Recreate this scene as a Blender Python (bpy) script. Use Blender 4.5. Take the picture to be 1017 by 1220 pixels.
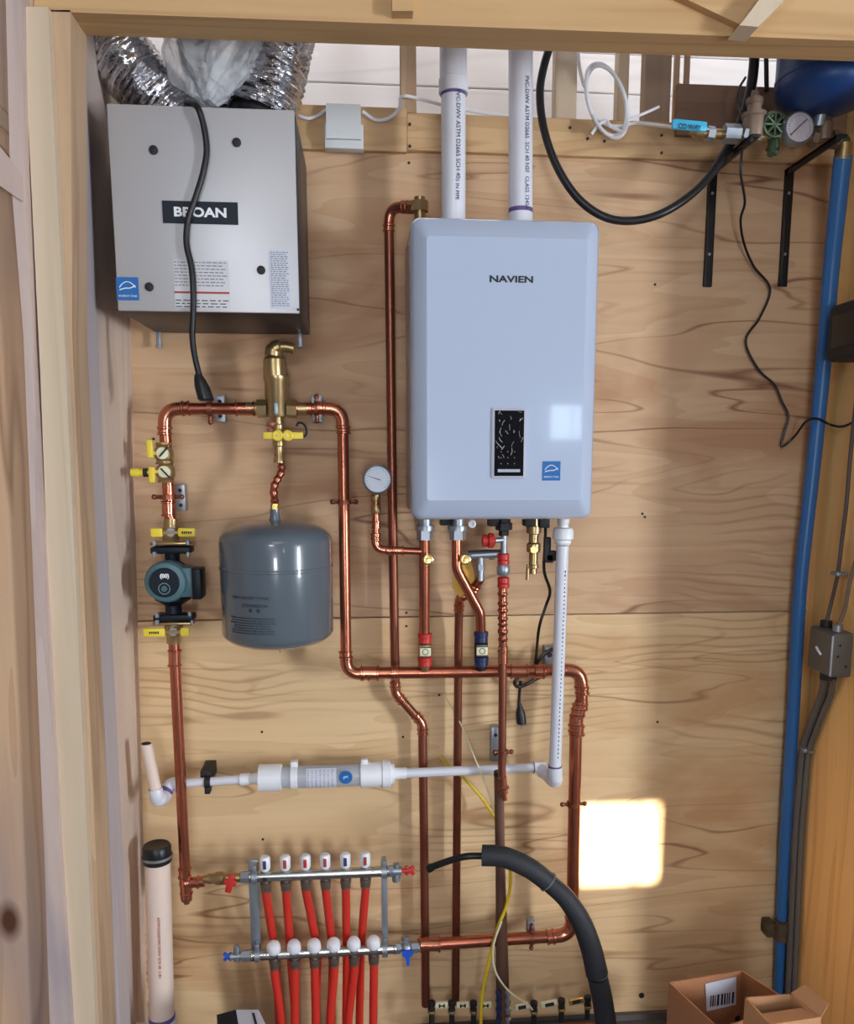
import bpy, bmesh, math, random
from mathutils import Vector, Matrix
random.seed(7)
PI = math.pi
scene = bpy.context.scene
for o in list(bpy.data.objects): bpy.data.objects.remove(o, do_unlink=True)
C = scene.collection

# ------------------------------------------------------------------ camera
F = 1000.0; PX0 = Vector((525.0, 705.0)); VV = Vector((520.0, 7000.0)); HH = Vector((12000.0, 555.0))
CAM = Vector((0.0, -2.34, 1.74))
_X = Vector((HH.x-PX0.x, HH.y-PX0.y, F)).normalized()
_D = Vector((VV.x-PX0.x, VV.y-PX0.y, F)).normalized()
_D = (_D - _X*_X.dot(_D)).normalized()
_Y = _D.cross(_X)
if _Y.z < 0: _Y = -_Y
_Z = -_D
cam_d = bpy.data.cameras.new('camera'); cam = bpy.data.objects.new('camera', cam_d); C.objects.link(cam)
cx = Vector((_X.x, _Y.x, _Z.x)); cy = -Vector((_X.y, _Y.y, _Z.y)); cz = -Vector((_X.z, _Y.z, _Z.z))
M = Matrix((cx, cy, cz)).transposed().to_4x4(); M.translation = CAM
cam.matrix_world = M
cam_d.sensor_fit = 'HORIZONTAL'; cam_d.sensor_width = 36.0; cam_d.lens = F*36.0/1017.0
cam_d.shift_x = -(PX0.x-508.5)/1017.0; cam_d.shift_y = (PX0.y-610.0)/1017.0
cam_d.clip_start = 0.05
scene.camera = cam

def ray(px, py):
    return Vector((_X.dot((px-PX0.x, py-PX0.y, F)), _Y.dot((px-PX0.x, py-PX0.y, F)), _Z.dot((px-PX0.x, py-PX0.y, F))))
def W(px, py, off=0.0):
    """point at distance off in front of the closet's back wall (the plane Y=0)"""
    r = ray(px, py); return CAM + r*((-off-CAM.y)/r.y)
def WX(px, py, x):
    r = ray(px, py); return CAM + r*((x-CAM.x)/r.x)
def WZ(px, py, z):
    r = ray(px, py); return CAM + r*((z-CAM.z)/r.z)
def sc(px, py, off):
    return (W(px+.5, py, off)-W(px-.5, py, off)).length

# ------------------------------------------------------------------ light
scene.view_settings.view_transform = 'Standard'; scene.view_settings.look = 'None'
scene.view_settings.gamma = 1.0; scene.view_settings.exposure = -0.12
scene.view_settings.use_curve_mapping = False
world = bpy.data.worlds.new('sky'); scene.world = world; world.use_nodes = True
bg = world.node_tree.nodes['Background']
bg.inputs[0].default_value = (0.62, 0.80, 1.0, 1); bg.inputs[1].default_value = 11.0

def area(name, loc, target, sx, sy, power, col):
    l = bpy.data.lights.new(name, 'AREA'); l.shape = 'RECTANGLE'; l.size = sx; l.size_y = sy
    l.energy = power; l.color = col
    o = bpy.data.objects.new(name, l); C.objects.link(o); o.location = loc
    o.rotation_euler = (Vector(target)-Vector(loc)).to_track_quat('-Z', 'Y').to_euler()
    return o
ROOM_Y = -4.6
area('window_daylight', (-0.45, ROOM_Y+.10, 2.65), (-0.45, 0, 2.3), 0.6, 0.5, 30, (0.86, 0.92, 1.0))
area('low_window_daylight', (0.08, ROOM_Y+.10, 1.30), (0.08, 0, 1.2), 0.42, 0.6, 34, (0.90, 0.94, 1.0))
area('door_daylight', (5.0, ROOM_Y+.10, 1.35), (1.2, -1.0, 1.2), 0.8, 1.9, 400, (0.86, 0.93, 1.0))
area('loft_fill', (0.3, 0.35, 3.34), (0.3, 0.45, 2.0), 2.4, 0.25, 6, (1.0, 0.97, 0.94))  # added light under the closed ceiling, brightens the loft boards
area('ceiling_fill', (0.1, -2.9, 3.25), (0.1, -2.3, 0), 0.9, 0.9, 8, (1.0, 0.95, 0.88))  # added fill light for the room, not a real fixture
# the small window that throws the sun patch: the sun shines along this line
PATCH = W(738, 1006, 0)
_q = W(674, 503, 0.34); _d = _q-CAM; _d.y = -_d.y
WIN = _q + _d*((ROOM_Y-_q.y)/_d.y)
sun = bpy.data.lights.new('sun', 'SUN'); sun.energy = 44; sun.angle = 0.012; sun.color = (1.0, 0.95, 0.84)
so = bpy.data.objects.new('sun', sun); C.objects.link(so); so.location = WIN + (WIN-PATCH)*.5
so.rotation_euler = (PATCH-WIN).to_track_quat('-Z', 'Y').to_euler()

# ------------------------------------------------------------------ mesh builder
class MB:
    def __init__(s): s.bm = bmesh.new()
    def ring(s, c, u, v, r, seg):
        return [s.bm.verts.new(c + u*(r*math.cos(2*PI*i/seg)) + v*(r*math.sin(2*PI*i/seg))) for i in range(seg)]
    def bridge(s, a, b):
        n = len(a)
        for i in range(n): s.bm.faces.new((a[i], a[(i+1) % n], b[(i+1) % n], b[i]))
    def lathe(s, o, axis, prof, seg=24, squash=None):
        o = Vector(o); w = Vector(axis).normalized()
        u = w.orthogonal().normalized()
        if abs(w.z) > .9: u = Vector((1, 0, 0))
        v = w.cross(u)
        last = None; first = None
        for t, r in prof:
            r = max(r, 1e-4)
            rg = s.ring(o+w*t, u, v, r, seg)
            if last: s.bridge(last, rg)
            else: first = rg
            last = rg
        s.bm.faces.new(first[::-1]); s.bm.faces.new(last)
        return s
    def cyl(s, a, b, r0, r1=None, seg=20):
        a = Vector(a); b = Vector(b); r1 = r0 if r1 is None else r1
        return s.lathe(a, b-a, [(0, r0), ((b-a).length, r1)], seg)
    def hexnut(s, a, b, r): return s.cyl(a, b, r, r, 6)
    def tube(s, pts, r, seg=12, caps=True):
        pts = [Vector(p) for p in pts]; n = len(pts)
        rs = r if isinstance(r, (list, tuple)) else [r]*n
        t0 = (pts[1]-pts[0]).normalized(); u = t0.orthogonal().normalized(); last = None; first = None
        for i, p in enumerate(pts):
            if i == 0: t = t0
            elif i == n-1: t = (pts[i]-pts[i-1]).normalized()
            else: t = ((pts[i+1]-p).normalized()+(p-pts[i-1]).normalized()).normalized()
            u = (u - t*u.dot(t)).normalized(); v = t.cross(u)
            rg = s.ring(p, u, v, rs[i], seg)
            if last: s.bridge(last, rg)
            else: first = rg
            last = rg
        if caps: s.bm.faces.new(first[::-1]); s.bm.faces.new(last)
        return s
    def box(s, lo, hi, bev=0.0, rot=None, piv=None, seg=2):
        lo = Vector(lo); hi = Vector(hi)
        t = bmesh.new(); bmesh.ops.create_cube(t, size=1)
        c = (lo+hi)/2; d = hi-lo
        for v in t.verts: v.co = Vector((v.co.x*d.x, v.co.y*d.y, v.co.z*d.z))
        if bev: bmesh.ops.bevel(t, geom=t.edges[:], offset=bev, segments=seg, profile=.5, affect='EDGES')
        for v in t.verts:
            if rot is not None: v.co = rot @ v.co
            v.co += c
        return s.merge(t)
    def merge(s, t):
        m = {}
        for v in t.verts: m[v.index if v.index >= 0 else id(v)] = None
        t.verts.index_update()
        vs = [s.bm.verts.new(v.co) for v in t.verts]
        for f in t.faces:
            try: s.bm.faces.new([vs[v.index] for v in f.verts])
            except ValueError: pass
        t.free(); return s
    def prism(s, poly, vec):
        vec = Vector(vec); a = [s.bm.verts.new(Vector(p)) for p in poly]; b = [s.bm.verts.new(Vector(p)+vec) for p in poly]
        s.bm.faces.new(a[::-1]); s.bm.faces.new(b); s.bridge(a, b); return s
    def ball(s, c, r, sx=1, sy=1, sz=1, seg=16):
        t = bmesh.new(); bmesh.ops.create_uvsphere(t, u_segments=seg, v_segments=max(6, seg//2), radius=r)
        for v in t.verts: v.co = Vector((v.co.x*sx, v.co.y*sy, v.co.z*sz))+Vector(c)
        return s.merge(t)
    def loft(s, loops):
        """rounded rectangles (x0,x1,z0,z1,y,r) joined one after another"""
        last = None; first = None
        for (x0, x1, z0, z1, y, r) in loops:
            vs = []
            for (qx, qz, a0) in ((x1-r, z1-r, 0), (x0+r, z1-r, 90), (x0+r, z0+r, 180), (x1-r, z0+r, 270)):
                for k in range(6):
                    a = math.radians(a0+k*18); vs.append(s.bm.verts.new((qx+r*math.cos(a), y, qz+r*math.sin(a))))
            if last: s.bridge(last, vs)
            else: first = vs
            last = vs
        s.bm.faces.new([s.bm.verts.new(v.co) for v in first][::-1]); s.bm.faces.new([s.bm.verts.new(v.co) for v in last]); return s
    def mesh(s, name, mat, loc, ang=38):
        bmesh.ops.recalc_face_normals(s.bm, faces=s.bm.faces[:])
        for v in s.bm.verts: v.co -= loc
        me = bpy.data.meshes.new(name); s.bm.to_mesh(me); s.bm.free()
        for p in me.polygons: p.use_smooth = True
        me.set_sharp_from_angle(angle=math.radians(ang))
        if mat: me.materials.append(mat)
        return me

def wloc(o):
    v = Vector((0, 0, 0))
    while o: v += Vector(o.location); o = o.parent
    return v
def thing(name, loc, label, cat, group=None):
    o = bpy.data.objects.new(name, None); o.empty_display_size = .05; C.objects.link(o); o.location = Vector(loc)
    o['label'] = label; o['category'] = cat
    if group: o['group'] = group
    return o
def part(name, mb, mat, parent, label=None, kind=None):
    o = bpy.data.objects.new(name, mb.mesh(name, mat, wloc(parent))); C.objects.link(o); o.parent = parent
    if label: o['label'] = label
    if kind: o['kind'] = kind
    return o
def solo(name, mb, mat, loc, label, cat, group=None):
    loc = Vector(loc); o = bpy.data.objects.new(name, mb.mesh(name, mat, loc)); C.objects.link(o); o.location = loc
    o['label'] = label; o['category'] = cat
    if group: o['group'] = group
    return o
def struct(name, mb=None, mat=None, loc=(0, 0, 0)):
    loc = Vector(loc)
    o = bpy.data.objects.new(name, mb.mesh(name, mat, loc) if mb else None); C.objects.link(o); o.location = loc
    o['kind'] = 'structure'; return o
def fillet(pts, rad, n=7):
    pts = [Vector(p) for p in pts]; out = [pts[0]]; corners = []
    for i in range(1, len(pts)-1):
        p = pts[i]; a = (pts[i-1]-p); b = (pts[i+1]-p); la, lb = a.length, b.length; a.normalize(); b.normalize()
        th = a.angle(b)
        d = min(rad/math.tan(th/2) if th > .01 else rad, la*.48, lb*.48)
        if math.degrees(th) > 172: out.append(p); continue
        seg = []
        for k in range(n+1):
            t = k/n; q = (p+a*d)*(1-t)**2 + p*2*t*(1-t) + (p+b*d)*t*t; seg.append(q)
        out += seg; corners.append(seg)
    out.append(pts[-1]); return out, corners
def smooth_path(pts, n=8):
    """Catmull-Rom curve through the points"""
    p = [Vector(q) for q in pts]; p = [p[0]*2-p[1]]+p+[p[-1]*2-p[-2]]; out = []
    for i in range(1, len(p)-2):
        for k in range(n):
            t = k/n; a, b, c, d = p[i-1], p[i], p[i+1], p[i+2]
            out.append(.5*((2*b)+(c-a)*t+(2*a-5*b+4*c-d)*t*t+(3*b-a-3*c+d)*t**3))
    out.append(p[-2]); return out
def px(l): return [W(*q) for q in l]
def text_mesh(name, s, size, mat, parent, mtx, ext=.0006, align='CENTER', bold=0.0, xs=1.0):
    cu = bpy.data.curves.new(name, 'FONT'); cu.body = s; cu.size = size; cu.extrude = ext; cu.align_x = align; cu.align_y = 'CENTER'
    cu.offset = bold; cu.resolution_u = 3
    t = bpy.data.objects.new('tmp', cu); C.objects.link(t); dg = bpy.context.evaluated_depsgraph_get()
    me = bpy.data.meshes.new_from_object(t.evaluated_get(dg)); bpy.data.objects.remove(t, do_unlink=True)
    mt = mtx.copy(); me.transform(Matrix.Diagonal((xs, 1, 1, 1))); mt.translation = mtx.translation - wloc(parent); me.transform(mt)
    me.materials.clear(); me.materials.append(mat); me.name = name
    o = bpy.data.objects.new(name, me); C.objects.link(o); o.parent = parent; return o
def face_mtx(p, rz=0.0, roll=0.0):
    """text plane facing -Y (towards the room)"""
    return Matrix.Translation(p) @ Matrix.Rotation(rz, 4, 'Z') @ Matrix.Rotation(roll, 4, 'Y') @ Matrix.Rotation(PI/2, 4, 'X')

# ------------------------------------------------------------------ materials
def lin(c):
    return tuple((v/255/12.92 if v/255 <= .04045 else ((v/255+.055)/1.055)**2.4) for v in c)+(1.0,)
def newmat(name):
    m = bpy.data.materials.new(name); m.use_nodes = True; nt = m.node_tree
    return m, nt, nt.nodes['Principled BSDF']
def mat(name, rgb, rough=.5, metal=0.0, spec=.5, bump=0.0, bscale=60, var=.08, vscale=9, trans=0.0, alpha=1.0, coat=0.0, ior=1.45):
    m, nt, b = newmat(name); N = nt.nodes; L = nt.links
    c = lin(rgb)
    tc = N.new('ShaderNodeTexCoord'); nz = N.new('ShaderNodeTexNoise'); nz.inputs['Scale'].default_value = vscale; nz.inputs['Detail'].default_value = 3
    L.new(tc.outputs['Object'], nz.inputs['Vector'])
    mx = N.new('ShaderNodeMix'); mx.data_type = 'RGBA'; L.new(nz.outputs['Fac'], mx.inputs['Factor'])
    mx.inputs['A'].default_value = tuple(v*(1-var) for v in c[:3])+(1,); mx.inputs['B'].default_value = tuple(min(1, v*(1+var)) for v in c[:3])+(1,)
    L.new(mx.outputs['Result'], b.inputs['Base Color'])
    b.inputs['Roughness'].default_value = rough; b.inputs['Metallic'].default_value = metal
    b.inputs['Specular IOR Level'].default_value = spec; b.inputs['Transmission Weight'].default_value = trans
    b.inputs['Alpha'].default_value = alpha; b.inputs['Coat Weight'].default_value = coat; b.inputs['IOR'].default_value = ior
    b.inputs['Coat Roughness'].default_value = .04
    if bump:
        n2 = N.new('ShaderNodeTexNoise'); n2.inputs['Scale'].default_value = bscale; n2.inputs['Detail'].default_value = 4
        L.new(tc.outputs['Object'], n2.inputs['Vector']); bp = N.new('ShaderNodeBump'); bp.inputs['Strength'].default_value = bump
        bp.inputs['Distance'].default_value = .01; L.new(n2.outputs['Fac'], bp.inputs['Height']); L.new(bp.outputs['Normal'], b.inputs['Normal'])
    return m
def wood(name, light, mid, line, scale=(1.1, 1, 5.5), K=7.0, linew=.10, lstr=.8, knots=0.0, kscale=3.0, fine=(3, 40, 90), stain=None, sscale=(2, 2, .7), samt=.5, rough=.62, off=(0, 0, 0), blotch=None, pack=0.0):
    m, nt, b = newmat(name); N = nt.nodes; L = nt.links
    tc = N.new('ShaderNodeTexCoord'); oi = N.new('ShaderNodeObjectInfo')
    mul = N.new('ShaderNodeMath'); mul.operation = 'MULTIPLY'; mul.inputs[1].default_value = 17.3; L.new(oi.outputs['Random'], mul.inputs[0])
    va = N.new('ShaderNodeVectorMath'); va.operation = 'ADD'; L.new(tc.outputs['Object'], va.inputs[0]); L.new(mul.outputs[0], va.inputs[1])
    def noise(sv, scale=1.0, detail=2.0, dist=0.0, rgh=.5):
        mp = N.new('ShaderNodeMapping'); mp.inputs['Scale'].default_value = sv; mp.inputs['Location'].default_value = off
        L.new(va.outputs[0], mp.inputs['Vector']); n = N.new('ShaderNodeTexNoise')
        n.inputs['Scale'].default_value = scale; n.inputs['Detail'].default_value = detail; n.inputs['Distortion'].default_value = dist; n.inputs['Roughness'].default_value = rgh
        L.new(mp.outputs[0], n.inputs['Vector']); return n.outputs['Fac']
    def mth(op, a, bb=None, clamp=False):
        x = N.new('ShaderNodeMath'); x.operation = op; x.use_clamp = clamp
        for i, v in enumerate((a, bb)):
            if v is None: continue
            if isinstance(v, (int, float)): x.inputs[i].default_value = v
            else: L.new(v, x.inputs[i])
        return x.outputs[0]
    def mix(f, a, c, mode='MIX'):
        x = N.new('ShaderNodeMix'); x.data_type = 'RGBA'; x.blend_type = mode
        for k, v in (('Factor', f), ('A', a), ('B', c)):
            if isinstance(v, (int, float)) or isinstance(v, tuple): x.inputs[k].default_value = v
            else: L.new(v, x.inputs[k])
        return x.outputs['Result']
    h = noise(scale, 1.0, 2.5, .35, .45)
    fr = mth('FRACT', mth('MULTIPLY', h, K))
    tri = mth('ABSOLUTE', mth('SUBTRACT', fr, .5))               # 0 at the line
    ln = mth('SUBTRACT', 1.0, mth('DIVIDE', tri, linew), True)
    ln = mth('MAXIMUM', ln, 0.0)
    msk = mth('MULTIPLY', mth('SUBTRACT', noise((scale[0]*1.3, 1, scale[2]*.8), 1.3, 2), .38), 4.0, True)
    ln = mth('MULTIPLY', mth('MULTIPLY', ln, msk), lstr)
    soft = mth('MULTIPLY', fr, .55)                              # early to late wood shade between lines
    col = mix(soft, lin(light), lin(mid))
    f2 = noise(fine, 1.0, 3, 0, .6); col = mix(mth('MULTIPLY', mth('SUBTRACT', f2, .4), .9, True), col, lin(mid))
    if blotch:
        bl = mth('MULTIPLY', mth('SUBTRACT', noise((1.2, 1.2, 2.6), 1.4, 4, .8), .52), 6.0, True)
        col = mix(mth('MULTIPLY', bl, .55), col, lin(blotch))
    col = mix(ln, col, lin(line))
    if pack:
        sx = N.new('ShaderNodeSeparateXYZ'); L.new(va.outputs[0], sx.inputs[0])
        w2 = noise((.9, 1, 2.2), 1.3, 2, .4)
        f3 = mth('FRACT', mth('ADD', mth('MULTIPLY', sx.outputs['Z'], 34.0), mth('MULTIPLY', w2, 9.0)))
        l3 = mth('SUBTRACT', 1.0, mth('DIVIDE', mth('ABSOLUTE', mth('SUBTRACT', f3, .5)), .22), True)
        m3 = mth('MULTIPLY', mth('SUBTRACT', noise((.9, 1, 3.0), 1.7, 2, .3), .50), 6.0, True)
        col = mix(mth('MULTIPLY', mth('MULTIPLY', l3, m3), pack), col, lin(line))
    if stain:
        st = mth('MULTIPLY', mth('SUBTRACT', noise(sscale, 1.0, 3, .5), .45), 4.5, True)
        col = mix(mth('MULTIPLY', st, samt), col, lin(stain))
    if knots:
        mp = N.new('ShaderNodeMapping'); mp.inputs['Scale'].default_value = tuple(1.0 if s > 3 else .55 for s in scale); L.new(va.outputs[0], mp.inputs['Vector'])
        vo = N.new('ShaderNodeTexVoronoi'); vo.inputs['Scale'].default_value = kscale; L.new(mp.outputs[0], vo.inputs['Vector'])
        kk = mth('SUBTRACT', 1.0, mth('DIVIDE', vo.outputs['Distance'], knots), True)
        col = mix(mth('MULTIPLY', kk, 1.6, True), col, lin((88, 52, 34)))
    L.new(col, b.inputs['Base Color']); b.inputs['Roughness'].default_value = rough; b.inputs['Specular IOR Level'].default_value = .3
    bp = N.new('ShaderNodeBump'); bp.inputs['Strength'].default_value = .12; bp.inputs['Distance'].default_value = .004
    L.new(f2, bp.inputs['Height']); L.new(bp.outputs['Normal'], b.inputs['Normal'])
    return m

PLY = wood('plywood', (208, 173, 137), (190, 150, 113), (120, 76, 50), scale=(.6, 1, 5.6), K=8, linew=.06, lstr=.9, blotch=(158, 106, 72), pack=.35)
PLY_LOW = wood('pale_plywood', (225, 193, 149), (206, 169, 124), (134, 88, 54), scale=(.6, 1, 5.6), K=8, linew=.06, lstr=.85, blotch=(188, 138, 92), pack=.42)
PLY_SIDE = wood('side_plywood', (228, 206, 186), (210, 184, 164), (160, 130, 112), scale=(3, 4.0, .5), K=6, linew=.1, lstr=.4, stain=(150, 140, 152), samt=.6)
PLY_RIGHT = wood('orange_plywood', (246, 200, 134), (234, 182, 114), (206, 146, 82), scale=(1, 4.0, .5), K=7, linew=.12, lstr=.5, fine=(30, 40, 3))
PINE = wood('pine', (208, 170, 122), (190, 148, 100), (150, 102, 64), scale=(.5, 9, 9), K=4, linew=.14, lstr=.45, knots=.07, kscale=3.0, fine=(4, 50, 50))
PINE_V = wood('upright_pine', (196, 166, 134), (172, 138, 108), (134, 98, 72), scale=(9, 9, .5), K=4, linew=.14, lstr=.4, knots=.045, kscale=1.6, fine=(50, 50, 4), stain=(140, 122, 112), samt=.5)
PINE_WHITE = wood('pale_board', (212, 192, 166), (200, 178, 150), (170, 144, 114), scale=(9, 9, .4), K=3, linew=.12, lstr=.3, fine=(50, 50, 3))
PINE_L = wood('knotty_pine', (208, 172, 138), (186, 144, 110), (120, 82, 58), scale=(7, 7, .5), K=6, linew=.12, lstr=.6, knots=.16, kscale=5, fine=(50, 50, 3), stain=(138, 126, 138), samt=.45, sscale=(5, 5, .9))
GREYSTUD = wood('grey_pine', (196, 182, 178), (180, 164, 162), (140, 120, 116), scale=(9, 9, .5), K=4, linew=.14, lstr=.3, fine=(50, 50, 3), stain=(160, 160, 176), samt=.6)
PINE_BLUE = wood('blue_stained_pine', (204, 182, 172), (186, 160, 150), (126, 100, 96), scale=(7, 7, .5), K=5, linew=.14, lstr=.4, knots=.055, kscale=2.4, fine=(50, 50, 3), stain=(112, 116, 140), samt=.8, sscale=(6, 6, .8))
LEDGER = wood('ledger_pine', (212, 176, 132), (188, 148, 104), (150, 106, 68), scale=(.7, 9, 9), K=5, linew=.14, lstr=.5, knots=.03, kscale=2, fine=(3, 50, 50))
LEDGER_D = wood('brown_ledger_pine', (150, 118, 96), (128, 98, 80), (98, 70, 54), scale=(.7, 9, 9), K=5, linew=.14, lstr=.5, knots=.04, kscale=2, fine=(3, 50, 50))
SHIP = wood('whitewashed_board', (238, 232, 230), (228, 220, 218), (190, 178, 172), scale=(.6, 6, 6), K=3, linew=.12, lstr=.3, knots=.05, kscale=1.1, fine=(3, 40, 40))
COPPER = mat('copper', (182, 108, 84), .27, .92, bump=.05, bscale=40, var=.25, vscale=14)
COPPER_D = mat('dull_copper', (138, 82, 64), .38, .8, bump=.05, var=.25, vscale=10)
COPPER_F = mat('copper_fitting', (198, 126, 100), .24, .94, var=.15)
BROWNPIPE = mat('brown_pipe', (98, 70, 56), .5, .2, var=.25)
BRASS = mat('brass', (172, 146, 104), .34, .85, var=.12)
BRASS_G = mat('bright_brass', (224, 196, 120), .25, .85)
STEEL = mat('stainless', (188, 186, 182), .24, .95)
ZINC = mat('galvanised_steel', (158, 164, 172), .42, .75, var=.15, vscale=30)
PANEL = mat('brushed_panel', (186, 184, 186), .4, .3, var=.04, vscale=3)
DARKSTEEL = mat('dark_case_metal', (58, 56, 60), .4, .6)
PVC = mat('white_pvc', (216, 216, 224), .3)
PVC_C = mat('cream_pvc', (226, 204, 190), .38)
PVC_PURPLE = mat('purple_primer', (96, 78, 130), .5)
ENAMEL = mat('white_enamel', (180, 191, 212), .14, coat=.8, var=.01, vscale=2)
ENAMEL_S = mat('grey_case_side', (176, 178, 190), .3)
TANK = mat('grey_enamel', (90, 99, 107), .22, coat=.5, var=.03)
BLACK = mat('black_rubber', (24, 24, 26), .38)
BLACKM = mat('matt_black', (30, 30, 33), .6)
FOAM = mat('black_foam', (44, 45, 50), .62, bump=.2, bscale=200, var=.2)
NAVY = mat('navy_black', (20, 27, 38), .45, spec=.3)
TEAL = mat('teal_casting', (70, 104, 112), .4)
RED = mat('red_plastic', (190, 48, 42), .4)
REDPEX = mat('red_pex', (200, 50, 38), .32)
BLUE = mat('blue_plastic', (34, 84, 190), .4)
BLUEPIPE = mat('blue_pipe', (48, 102, 160), .36)
BLUETANK = mat('blue_tank_paint', (22, 56, 108), .4)
DKBLUE = mat('dark_blue_collar', (30, 44, 84), .4)
YELLOW = mat('yellow_plastic', (232, 206, 62), .4)
YTAG = mat('yellow_tag', (214, 166, 60), .5)
LTBLUE = mat('light_blue_handle', (66, 186, 226), .4)
CREAM = mat('cream_tag', (226, 220, 184), .6)
WHITE = mat('white_plastic', (232, 232, 236), .35)
BONE = mat('grey_white_box', (206, 208, 208), .4)
PAPER = mat('label_paper', (206, 208, 220), .7)
INK = mat('ink', (36, 36, 42), .6)
INKBLUE = mat('ink_blue', (52, 60, 100), .6)
LABELBLUE = mat('label_blue', (24, 100, 170), .5)
GREYINK = mat('grey_ink', (120, 118, 122), .6)
REDINK = mat('red_ink', (166, 62, 54), .6)
CARD = mat('cardboard', (168, 116, 80), .8, bump=.1, bscale=90, var=.12)
CARD_L = mat('cardboard_inside', (196, 144, 102), .8, var=.1)
SLAB = mat('concrete', (92, 86, 82), .8, bump=.2, var=.15)
PLASTER = mat('room_paint', (186, 186, 190), .8)
GRANULE = mat('grey_granules', (150, 150, 160), .7, bump=.6, bscale=300, var=.4, vscale=200)
SCREEN = mat('glossy_black', (10, 10, 13), .08)
CREASE = mat('film_crease', (176, 178, 190), .2)
FOIL = mat('aluminium_foil', (214, 214, 218), .2, 1.0, bump=.9, bscale=28, var=.05)
COND = mat('grey_conduit', (106, 102, 98), .5, .3)
WIREY = mat('yellow_cable', (224, 190, 40), .45)
CONN = mat('nickel_connector', (132, 116, 106), .4, .7)
RUST = mat('rusty_strap', (92, 78, 58), .7, .3, bump=.6, bscale=120, var=.4, vscale=60)
GREENBR = mat('tarnished_brass', (78, 96, 74), .4, .6)
def film(name):
    m, nt, b = newmat(name); b.inputs['Base Color'].default_value = (.86, .88, .92, 1); b.inputs['Roughness'].default_value = .12
    b.inputs['Alpha'].default_value = .40; b.inputs['Specular IOR Level'].default_value = 1.0
    N = nt.nodes; L = nt.links; tc = N.new('ShaderNodeTexCoord'); n = N.new('ShaderNodeTexNoise'); n.inputs['Scale'].default_value = 22; n.inputs['Detail'].default_value = 4; n.inputs['Distortion'].default_value = 1.5
    L.new(tc.outputs['Object'], n.inputs['Vector']); bp = N.new('ShaderNodeBump'); bp.inputs['Strength'].default_value = .9; bp.inputs['Distance'].default_value = .02
    L.new(n.outputs['Fac'], bp.inputs['Height']); L.new(bp.outputs['Normal'], b.inputs['Normal']); return m
FILM = film('clear_film')

# ================================================================== SETTING
TOPZ = W(500, 138, 0).z; SEAM = W(560, 734, 0).z; LEDZ = W(600, 186, 0).z
XR = 1.292
wb = struct('wall_back', loc=(0.3, 0, 0))
def slab(lo, hi, bev=.002): return MB().box(lo, hi, bev, seg=1)
part('plywood_panel', slab((-.72, 0, SEAM+.0015), (XR+.02, .018, LEDZ+.06)), PLY, wb)
part('plywood_panel', slab((-.72, 0, 0), (XR+.02, .018, SEAM-.0015)), PLY_LOW, wb)
XA = W(484, 150, 0).x; XB = W(800, 150, 0).x
part('ledger_board', slab((-.62, -.020, W(420, 182).z), (XA, 0, W(420, 130).z)), LEDGER, wb)
part('ledger_board', slab((XA, -.019, LEDZ), (XR, 0, TOPZ)), LEDGER, wb)
part('ledger_board', slab((XB, -.034, W(900, 170).z), (W(1000, 150).x, -.019, W(860, 108).z)), LEDGER_D, wb)
part('backing_board', slab((-.70, .02, LEDZ-.2), (XR+.1, .10, W(600, 141).z)), LEDGER, wb)
# stub studs rising to the roof behind the header
for x0, x1, o, y1, m in ((477, 496, -.004, 136, PINE_V), (660, 686, -.02, 150, PINE_WHITE), (766, 797, -.02, 155, PINE_V), (735, 748, -.12, 130, PINE_WHITE)):
    a = W(x0, y1, o); b = W(x1, y1, o)
    part('stub_stud', slab((a.x, -o, a.z-.05), (b.x, -o+.04, 3.0)), m, wb)
for x0 in (806, 818):
    a = W(x0-3, 105, -.1); b = W(x0+3, 105, -.1)
    part('slat', slab((a.x, .1, a.z-.1), (b.x, .115, 3.1)), PINE_V, wb)
# screws and nail holes in the plywood
for x, y in ((523, 828), (480, 878), (768, 616), (780, 339), (313, 1000), (484, 730), (484, 746), (183, 523), (765, 612), (700, 165), (720, 168), (488, 148), (488, 174), (722, 146), (764, 1186), (312, 872), (679, 152), (788, 161), (788, 182), (783, 860), (487, 194)):
    p = W(x, y, .022 if y < 186 else .001)
    part('screw', MB().cyl(p+Vector((0, .004, 0)), p+Vector((0, -.0015, 0)), .0035 if y < 1100 else .009, seg=8), BLACKM, wb)
# whitewashed boards of the loft behind
lf = struct('wall_loft', loc=(.3, .62, 2.5))
z = 2.45; k = 0
while z < 3.35:
    part('board', slab((-1.6, .60, z), (2.4, .62, z+.118), .003), SHIP, lf); z += .121
struct('floor', MB().box((-3.9, ROOM_Y, -.04), (6.0, 1.0, 0)), SLAB, (0, -2, 0))
struct('trim_1', MB().box((-.62, -.016, 0.002), (XR, -.001, .022)), SLAB, (0, 0, 0))
# room around the photographer: walls, window, ceiling
wx, wz, hw, hh = WIN.x, WIN.z, .118, .125
rb = MB(); Y0, Y1 = ROOM_Y-.02, ROOM_Y
rb.box((-3.9, Y0, 0), (wx-hw, Y1, 3.4)); rb.box((wx+hw, Y0, 0), (6.0, Y1, 3.4)); rb.box((wx-hw, Y0, 0), (wx+hw, Y1, wz-hh)); rb.box((wx-hw, Y0, wz+hh), (wx+hw, Y1, 3.4))
struct('wall_front', rb, PLASTER, (0, ROOM_Y, 0))
wn = struct('window_1', loc=(wx, ROOM_Y, wz))
wfm = MB()
wfm.box((wx-hw-.02, Y1, wz-hh-.02), (wx-hw, Y1+.015, wz+hh+.02)); wfm.box((wx+hw, Y1, wz-hh-.02), (wx+hw+.02, Y1+.015, wz+hh+.02))
wfm.box((wx-hw, Y1, wz+hh), (wx+hw, Y1+.015, wz+hh+.02)); wfm.box((wx-hw, Y1, wz-hh-.02), (wx+hw, Y1+.015, wz-hh))
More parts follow.
